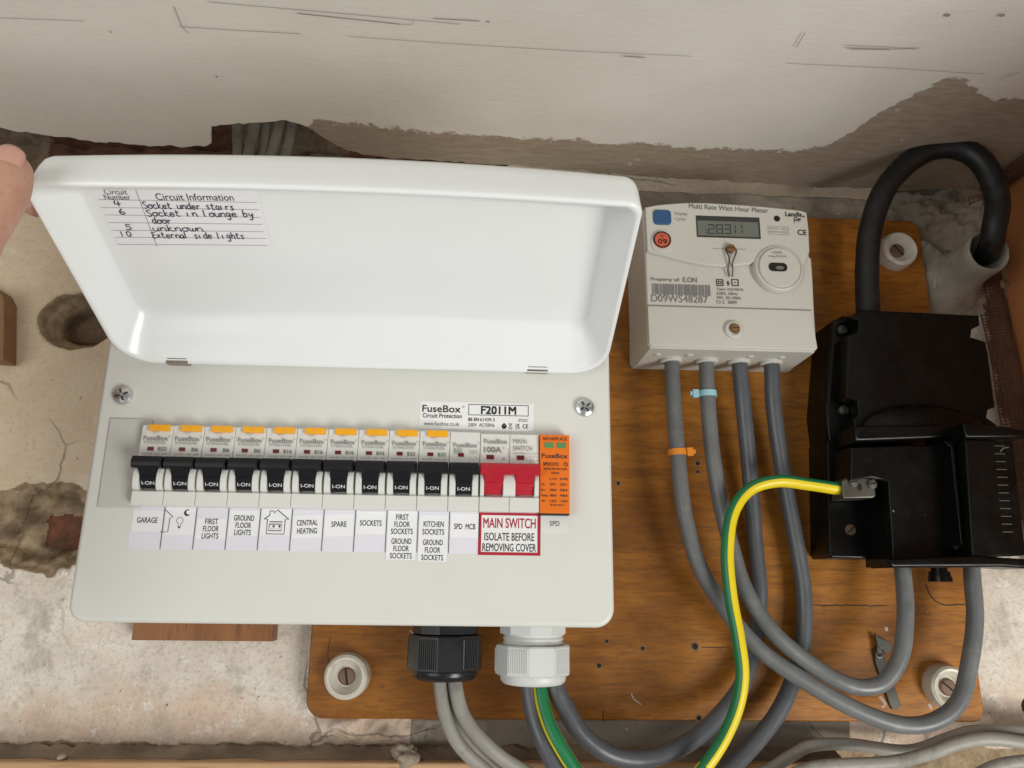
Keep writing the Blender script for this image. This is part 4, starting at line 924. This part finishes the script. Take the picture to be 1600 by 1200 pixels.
u, v = mpx(635, 368); bscrew(u, v, FW, meter)
mb = MB()
for sx in (-1, 1): mb.tube([fm @ Vector((u + sx * .0030, v + .0010, FW + .0014)), fm @ Vector((u + sx * .0038, v - .0020, FW + .002)), fm @ Vector((u + sx * .0022, v - .0062, FW + .003)), fm @ Vector((u + sx * .0012 - .0006, v - .0105, FW + .002)), fm @ Vector((u + sx * .0017 - .0004, v - .0150, LWD + .003)), fm @ Vector((u + sx * .0012, v - .0195, LWD + .0015))], .0005, 8, sub=5)
mb.build('seal_wire', M['term'], meter, wn=False)
# cable entry collars
for px in (1049, 1105, 1155, 1205):
    p = P(px, 566, .517); mb = MB(); mb.lathe(Matrix.Translation((p.x, p.y, 0)), [(.0078, MZ0 + .001), (.0078, MZ0 - .0018), (.0072, MZ0 - .0024), (.0060, MZ0 - .0024)], 24); mb.build('cable_collar', M['meter'], meter, smooth=40)

# ------------------------------------------------------------------ black service cut-out
fuse = empty('service_cutout', (P(1420, 873, .544).x, -.016, P(1420, 873, .544).z), 'bulky black bakelite service cut-out at the right end of the board', 'service cut-out')
def fpoly(pts, d): return [XZ(x, y, d) for x, y in pts]
f5 = frame_y(.512); mb = MB()
mb.prism(f5, fpoly([(1300, 502), (1318, 492), (1514, 498), (1534, 680), (1296, 690), (1290, 640)], .512), -.0318, 0, .003, 0, 3)
mb.prism(f5, fpoly([(1294, 688), (1420, 688), (1420, 874), (1303, 872), (1298, 866)], .512), -.0318, -.002, .0016)
pk = XZ(1297, 580, .53)
mb.lathe(Matrix.Translation((XZ(1300, 580, .525)[0] - .0035, .525 - .56, XZ(1297, 582, .525)[1])) @ Matrix.Rotation(R_(-90), 4, 'Y'), [(.0135, -.004), (.0135, .0014), (.0128, .0018), (.0120, .0006), (.0001, .0006)], 28)
u, v = XZ(1328, 828, .514); mb.lathe(f5, [(.0036, -.003), (.0036, -.001), (.0001, -.0006)], 16, 1, u, v); mb.stroke(f5, [(u - .0025, v - .0020), (u + .0025, v + .0020)], .0007, -.0003, 2)
fbase = mb.build('base', [M['bakelite'], M['rust'], M['hole']], fuse, smooth=32)
f6 = frame_y(.496); mb = MB()
cov = [(1345, 483), (1531, 492), (1532, 508), (1520, 513), (1518, 526), (1541, 533), (1545, 552), (1556, 636), (1545, 640), (1543, 652), (1560, 664), (1556, 668), (1336, 668), (1334, 655), (1342, 648), (1340, 628), (1322, 622), (1324, 524), (1341, 518), (1342, 501), (1326, 496)]
mb.prism(f6, fpoly(cov, .496), -.0170, 0, .0018, 0, 3)
u, v = XZ(1439, 577, .496); mb.ring(f6, u, v, .0072, .0078, .0001, 0, 24, 60, 300)
cvr_m = mb; db0 = XZ(1346, 668, .496); db1 = XZ(1534, 668, .496); dcx = (db0[0] + db1[0]) / 2; da = (db1[0] - db0[0]) / 2; dbh = XZ(1440, 632, .496)[1] - db0[1]
vs = []; NT_, NP = 24, 7
for i in range(NT_ + 1):
    t_ = math.pi * i / NT_; sn = max(1e-4, math.sin(t_))
    for j in range(NP + 1):
        ph = math.pi / 2 * j / NP; vs.append(f6 @ Vector((dcx - da * math.cos(t_), db0[1] + dbh * sn * math.sin(ph), .0095 * sn ** .5 * math.cos(ph) - .0004)))
    vs.append(f6 @ Vector((dcx - da * math.cos(t_), db0[1] - .001, -.004)))
W_ = NP + 2
mb.add(vs, [[i * W_ + j, (i + 1) * W_ + j, (i + 1) * W_ + j + 1, i * W_ + j + 1] for i in range(NT_) for j in range(NP)] + [[i * W_, i * W_ + NP + 1, (i + 1) * W_ + NP + 1, (i + 1) * W_] for i in range(NT_)])
cvr = mb.build('terminal_cover', M['bakelite'], fuse, smooth=38)
for px, py, a in ((1318, 514, 60), (1320, 640, 75)):
    u, v = XZ(px, py, .508); mb = MB(); mb.lathe(f5, [(.0034, -.001), (.0034, .0032), (.0028, .0040), (.0001, .0042)], 18, 0, u, v)
    a = R_(a); mb.stroke(f5, [(u - .003 * math.cos(a), v - .003 * math.sin(a)), (u + .003 * math.cos(a), v + .003 * math.sin(a))], .0007, .0044, 1); mb.build('screw', [M['term'], M['hole']], cvr)
f7 = frame_y(.483); mb = MB()
mb.prism(f7, fpoly([(1336, 665), (1500, 663), (1500, 684), (1336, 690)], .4835), -.030, 0, .0022)
mb.prism(f7, fpoly([(1334, 697), (1495, 691), (1495, 880), (1402, 885), (1393, 752), (1368, 746), (1334, 748)], .483), -.040, -.004, .0016)
mb.build('fuse_holder', M['bakelite'], fuse, smooth=32)
f8 = frame_y(.468); mb = MB()
mb.prism(f8, fpoly([(1508, 686), (1584, 690), (1604, 868), (1520, 872)], .468), -.045, 0, .0014)
mb.prism(f8, fpoly([(1498, 664), (1560, 668), (1602, 675), (1602, 684), (1568, 686), (1502, 686)], .468), -.040, .005, .0016)
for k in range(12):
    u, v = XZ(1561 + k * 1.2, 697 + k * 12.2, .468); mb.box(f8, u - .0033, u + .0033, v - .00020, v + .00020, -.0004, .0003, 0, 0, 1)
mb.stroke(f8, [XZ(1562, 706, .468), XZ(1568, 700, .468), XZ(1576, 699, .468)], .0008, .0003, 1); mb.build('fuse_carrier', [M['bakelite'], simple('worn_edges', (.10, .095, .085), .6)], fuse, smooth=32)
mb = MB(); mb.prism(f7, fpoly([(1474, 700), (1480, 700), (1496, 852), (1490, 852)], .483), -.004, .008, .0008); mb.prism(f7, fpoly([(1466, 692), (1500, 688), (1504, 696), (1474, 702)], .483), -.004, .007, .0012); mb.prism(f7, fpoly([(1480, 852), (1516, 850), (1518, 857), (1482, 860)], .483), -.004, .007, .001)
mb.build('handle', M['bakelite'], fuse, smooth=32)
mb = MB(); mb.prism(f8, fpoly([(1384, 874), (1520, 868), (1606, 874), (1606, 889), (1560, 886), (1392, 887)], .468), -.024, .002, .0018); mb.build('bottom_lip', M['bakelite'], fuse, smooth=32)
p = P(1467, 890, .500); mb = MB(); zz = [P(1467, y, .500).z for y in (870, 893, 901, 909)]
mb.lathe(Matrix.Translation((p.x, p.y, 0)), [(.0050, zz[0]), (.0050, zz[1]), (.0064, zz[1]), (.0066, zz[2]), (.0072, zz[2]), (.0072, zz[3]), (.0001, zz[3])], 24); mb.build('plug', M['bakelite'], fuse, smooth=40)
# earth terminal
ft_ = frame_y(.492); mb = MB(); mb.prism(ft_, fpoly([(1316, 752), (1322, 747), (1366, 745), (1369, 775), (1364, 778), (1318, 779)], .492), -.016, 0, .0010)
for px, py in ((1333, 754), (1362, 757)):
    u, v = XZ(px, py, .492); mb.lathe(ft_, [(.0030, 0), (.0029, .0014), (.0001, .0017)], 16, 0, u, v); mb.stroke(ft_, [(u - .0026, v), (u + .0026, v + .0008)], .0006, .0019, 1)
u, v = XZ(1343, 761, .492); mb.disc(ft_, u, v, .0016, .0002, 1, 12, .0026)
mb.build('earth_terminal', [M['term'], M['hole']], fuse, smooth=32)

# ------------------------------------------------------------------ cables
def path(l): return [P(*q) for q in l]
def cable(name, pts, r, mat, label, cat='cable', group=None, paint=0, **kw):
    rr = random.Random(len(label)); pp = path(pts); jt = .0007 if r < .007 else .0002; pp = pp[:2] + [q + Vector([rr.uniform(-jt, jt) for _ in range(3)]) for q in pp[2:-2]] + pp[-2:]
    mb = MB(); mb.tube(pp, (lambda t_: r * (1 + .025 * fbm(t_ * 40, r * 1000, 1, 2))) if r > .005 else r, 24, paint, 9, **kw); o = mb.build(name, mat, smooth=60, wn=False); return tag(o, label, cat, group)
TAILS = 'grey cables from the meter'
T1 = [(1049, 545, .517), (1050, 575, .517), (1053, 640, .513), (1058, 715, .512), (1069, 800, .512), (1092, 880, .513), (1130, 948, .513), (1185, 1010, .512), (1250, 1060, .511), (1330, 1105, .509), (1405, 1132, .508), (1460, 1129, .508), (1498, 1097, .509), (1515, 1040, .511), (1522, 970, .513), (1519, 900, .515), (1517, 850, .516)]
T2 = [(1104, 545, .517), (1104, 575, .517), (1107, 640, .514), (1113, 710, .513), (1127, 785, .513), (1143, 855, .513), (1167, 925, .513), (1207, 987, .512), (1260, 1035, .511), (1310, 1064, .510), (1350, 1074, .509), (1385, 1062, .509), (1408, 1025, .510), (1416, 970, .512), (1413, 920, .514), (1407, 860, .516)]
T3 = [(1155, 545, .517), (1156, 575, .517), (1161, 640, .520), (1170, 740, .528), (1179, 840, .533), (1186, 930, .534), (1181, 1005, .534), (1157, 1075, .530), (1112, 1130, .522), (1062, 1166, .512), (1010, 1184, .502), (955, 1180, .494), (912, 1150, .490), (884, 1110, .489), (869, 1075, .489), (862, 1030, .489)]
T4 = [(1205, 545, .517), (1206, 575, .517), (1211, 640, .520), (1223, 740, .527), (1241, 830, .532), (1254, 920, .534), (1256, 990, .534), (1244, 1050, .533), (1216, 1110, .530), (1176, 1165, .523), (1130, 1210, .513), (1060, 1262, .500), (960, 1280, .489), (895, 1235, .484), (853, 1165, .485), (832, 1105, .488), (824, 1040, .489)]
cable('meter_cable', T1, .0053, M['tail'], 'grey meter cable with the orange tie, sweeping lowest to the cut-out', group=TAILS)
cable('meter_cable', T2, .0053, M['tail'], 'grey meter cable with the pale blue tie, looping to the cut-out', group=TAILS)
cable('meter_cable', T3, .0055, M['tail_dark'], 'dark grey meter cable dropping third from left and curving to the white gland', group=TAILS)
cable('meter_cable', T4, .0055, M['tail_dark'], 'dark grey meter cable hanging nearest the black cut-out', group=TAILS)
EW = [(1330, 767, .500), (1305, 763, .499), (1265, 756, .500), (1215, 753, .501), (1172, 766, .500), (1145, 800, .499), (1135, 860, .498), (1143, 930, .497), (1154, 1000, .496), (1158, 1060, .496), (1146, 1122, .496), (1112, 1185, .495), (1060, 1235, .493), (980, 1250, .486), (915, 1220, .479), (870, 1155, .478), (848, 1100, .483), (841, 1040, .488)]
def em(t_, a):
    if t_ < .66: return 1 if 68 <= a <= 190 else 0
    return 1 if 140 <= a <= 215 or a >= 345 or a <= 15 else 0
cable('earth_wire', EW, .0042, [M['green'], M['yellow']], 'green and yellow striped earth wire arching from the black cut-out', 'wire', paint=em)
SUP = [(1357, 505, .515), (1356, 480, .515), (1355, 420, .514), (1360, 360, .511), (1379, 302, .506), (1412, 260, .501), (1455, 234, .496), (1497, 232, .492), (1530, 250, .489), (1550, 282, .488), (1559, 318, .488), (1554, 354, .490), (1549, 382, .500), (1542, 396, .520), (1540, 402, .545)]
cable('supply_cable', SUP, .0083, M['supply'], 'thick black supply cable arching from the cut-out into the plastered pipe', 'cable')
# plastered pipe
pm = P(1545, 392, .506)
mb = MB(); fp = Matrix(((1, 0, 0, pm.x), (0, 0, -1, 0), (0, 1, 0, pm.z), (0, 0, 0, 1)))
prof = [(.030, -.004), (.027, .006), (.021, .013), (.0175, .020), (.0160, .032), (.0158, .046), (.0162, .053), (.0152, .0545), (.0138, .0535), (.0132, .047), (.0130, .010), (.0001, .009)]
loops = []
for r, ww in prof:
    lp = []
    for k in range(36):
        a = 2 * math.pi * k / 36; rr = r * (1 + .07 * fbm(math.cos(a) * 2, math.sin(a) * 2, ww * 60, 3) + (.05 if r > .02 else 0) * fbm(a * 2, ww * 90, 2, 2)); lp.append(fp @ Vector((rr * math.cos(a), rr * math.sin(a) - .10 * (.05 - ww) * (1 if ww < .05 else 0), ww)))
    loops.append(lp)
mb.loft(loops, 0); o = mb.build('conduit_pipe', M['pipe'], smooth=60, wn=False); tag(o, 'stubby plastered pipe end swallowing the thick black cable', 'pipe')

PG = 'pale grey cables'
cable('pale_cable', [(686, 1035, .49), (689, 1080, .489), (697, 1120, .488), (716, 1160, .490), (750, 1196, .493), (800, 1228, .497), (900, 1255, .505), (1050, 1255, .512), (1180, 1212, .522), (1240, 1179, .532), (1270, 1166, .538), (1330, 1164, .543), (1420, 1172, .543), (1480, 1157, .543), (1525, 1143, .543), (1600, 1143, .541), (1700, 1150, .54)], .0040, M['pale_cable'], 'pale grey cable out of the black gland running highest along the lower right', group=PG, flat=.8)
cable('pale_cable', [(709, 1035, .49), (713, 1080, .487), (727, 1120, .485), (755, 1160, .486), (800, 1196, .490), (870, 1228, .498), (1000, 1248, .505), (1150, 1238, .512), (1230, 1214, .517), (1285, 1199, .521), (1390, 1191, .525), (1450, 1176, .532), (1500, 1162, .534), (1545, 1156, .534), (1610, 1162, .534), (1700, 1175, .534)], .0042, M['pale_cable'], 'smooth pale grey cable out of the black gland running beneath its twin at lower right', group=PG, flat=.8)
cable('pale_cable', [(697, 1035, .494), (701, 1080, .494), (712, 1125, .493), (735, 1165, .495), (775, 1205, .498), (850, 1250, .503), (900, 1300, .505)], .0036, M['pale_cable'], 'short pale grey cable between its twins below the black gland', group=PG, flat=.8)
cable('pale_cable', [(1490, 1240, .535), (1545, 1202, .535), (1600, 1190, .535), (1700, 1186, .535)], .0042, M['pale_cable'], 'pale grey cable cutting the bottom right corner', group=PG)
# old cables hanging in the broken gap
for k, (pts, r, lab) in enumerate((([(368, 150, .556), (370, 195, .556), (372, 245, .556), (370, 300, .555)], .0042, 'leftmost dusty old cable hanging in the ceiling hole'), ([(404, 150, .552), (398, 195, .552), (388, 245, .552), (384, 300, .552)], .0044, 'dusty old cable slanting beside the leftmost one in the ceiling hole'), ([(412, 150, .558), (414, 195, .558), (410, 245, .558), (404, 300, .557)], .0042, 'dusty old cable third in the ceiling hole bundle'), ([(440, 150, .556), (436, 195, .556), (424, 245, .556), (420, 300, .556)], .0042, 'dusty old cable fourth in the ceiling hole bundle'), ([(462, 150, .560), (456, 195, .560), (446, 245, .560), (440, 300, .56)], .0044, 'rightmost dusty old cable in the ceiling hole bundle'))):
    cable('old_cable', pts, r, M['old_cable'], lab, group='old cables in the ceiling hole', flat=.55)

# ties and clip
def tie(name, pts, idx_px, r, mat, label, head):
    p = P(*idx_px); q = P(idx_px[0] + head[2], idx_px[1] + 20, idx_px[2]); ax = (q - p).normalized()
    up = (Vector((0, -1, 0)) - ax * ax.dot(Vector((0, -1, 0)))).normalized(); sd = ax.cross(up)
    fr = Matrix(((sd.x, up.x, ax.x, p.x), (sd.y, up.y, ax.y, p.y), (sd.z, up.z, ax.z, p.z), (0, 0, 0, 1)))
    mb = MB(); h = .0021; mb.lathe(fr, [(r + .0001, -h), (r + .0011, -h), (r + .0011, h), (r + .0001, h)], 24)
    hx = head[0] * (r + .0012); mb.box(fr, min(hx, hx + head[0] * .0042), max(hx, hx + head[0] * .0042), -.0015, .0022, -.0028, .0028, .0005); mb.box(fr, min(hx, hx + head[0] * .006), max(hx, hx + head[0] * .006), .0004, .0016, -.0014, .0014)
    o = mb.build(name, mat, smooth=40); tag(o, label, 'cable tie')
tie('cable_tie', None, (1058, 707, .5125), .0053, M['tie_o'], 'orange cable tie clasped round the left meter cable', (-1, 0, 2))
tie('cable_tie', None, (1105.5, 616, .5150), .0053, M['tie_b'], 'pale blue cable tie high on the second meter cable', (1, 0, 1))
fk = frame_y(.544); mb = MB()
def kp(x, y): return XZ(1240 + x / 3.333, 840 + y / 3.333, .541)
mb.prism(fk, [kp(*q) for q in ((420, 590), (430, 570), (470, 590), (480, 640), (555, 850), (562, 880), (545, 898), (520, 896), (505, 870), (432, 660))], .0004, .0022, .0004)
u, v = kp(447, 607); mb.lathe(fk, [(.0034, .002), (.0030, .0032), (.0018, .0034), (.0001, .0026)], 18, 0, u, v)
mb.prism(fk, [kp(*q) for q in ((418, 500), (440, 520), (470, 532), (500, 548), (508, 572), (494, 594), (474, 600), (458, 585), (440, 575), (428, 560))], .0035, .0050, .0004)
mb.prism(fk, [kp(*q) for q in ((428, 560), (452, 560), (460, 600), (430, 600))], .0010, .0045, .0004)
o = mb.build('cable_clip', M['clip'], smooth=35); tag(o, 'dull grey metal strap clip screwed to the board under the cables', 'clip')

# ------------------------------------------------------------------ hand holding the lid
mb = MB()
def chain(pts, sub=6): 
    pp = [P(x, y, d) for x, y, d, r in pts]; rs = [q[3] for q in pts]; N = len(pts)
    def rad(t_): k = t_ * (N - 1); i = min(N - 2, int(k)); return rs[i] + (rs[i + 1] - rs[i]) * (k - i)
    c = catmull(pp, sub); mb.tube(c, rad, 18, sub=1, smooth=False)
thumb = [(27, 241, .3085, .0030), (24, 246, .3085, .0060), (19, 258, .3085, .0084), (13, 276, .308, .0098), (4, 300, .307, .0105), (-14, 333, .306, .0102), (-36, 372, .306, .0100), (-64, 424, .307, .0115), (-100, 490, .312, .0150), (-150, 570, .320, .0200)]
chain(thumb)
chain([(-100, 470, .318, .014), (-190, 560, .335, .030), (-270, 700, .34, .032), (-330, 860, .33, .028), (-380, 1050, .31, .027)])
for k, pts in enumerate(([(-170, 480, .340, .013), (-165, 350, .366, .0108), (-70, 276, .384, .0096), (24, 300, .381, .0084), (62, 328, .377, .0050)], [(-205, 520, .345, .0135), (-235, 400, .386, .011), (-150, 340, .404, .0098), (-62, 372, .402, .0088), (-34, 388, .399, .005)],
                         [(-240, 570, .345, .0135), (-290, 450, .400, .0105), (-215, 395, .422, .0095), (-125, 428, .418, .0085), (-98, 444, .414, .005)], [(-275, 630, .345, .0125), (-335, 515, .402, .0092), (-275, 465, .424, .0082), (-195, 492, .420, .0074), (-172, 506, .417, .0045)])):
    chain(pts)
hand = mb.build('hand', M['skin'], smooth=None, wn=False)
md = hand.modifiers.new('skin_surface', 'REMESH'); md.mode = 'VOXEL'; md.voxel_size = .0014; md.use_smooth_shade = True
md = hand.modifiers.new('soften', 'SMOOTH'); md.iterations = 6; md.factor = .5
hand.name = 'hand'; tag(hand, 'hand at the left edge gripping the open lid with its thumb', 'hand')
mb = MB(); vs = []; fs = []
c = P(19, 262, .3085); tipd = (P(27, 241, .3085) - P(4, 300, .307)).normalized(); out = (CAM - c).normalized(); out = (out + Vector((-.35, 0, .1))).normalized(); out = (out - tipd * out.dot(tipd)).normalized(); sd = tipd.cross(out)
for a in range(9):
    for b in range(9):
        s_, q_ = (a / 8 - .5) * 2, (b / 8 - .5) * 2
        k = 1 - .25 * max(0, q_) ** 3; ang = s_ * .72 * k
        rr = .0098; hgt = q_ * .0062 + .0006
        vs.append(c + sd * math.sin(ang) * rr + out * (math.cos(ang) * rr - .0002 - .0014 * max(0, q_) ** 2 - .0004) + tipd * (hgt - .0016 * s_ * s_ * (1 if q_ > 0 else -1) * abs(q_)))
for a in range(8):
    for b in range(8): fs.append([a * 9 + b, a * 9 + b + 1, (a + 1) * 9 + b + 1, (a + 1) * 9 + b])
mb.add(vs, fs); nl = mb.build('thumbnail', M['nail'], hand, wn=False); sm = nl.modifiers.new('thick', 'SOLIDIFY'); sm.thickness = .0006
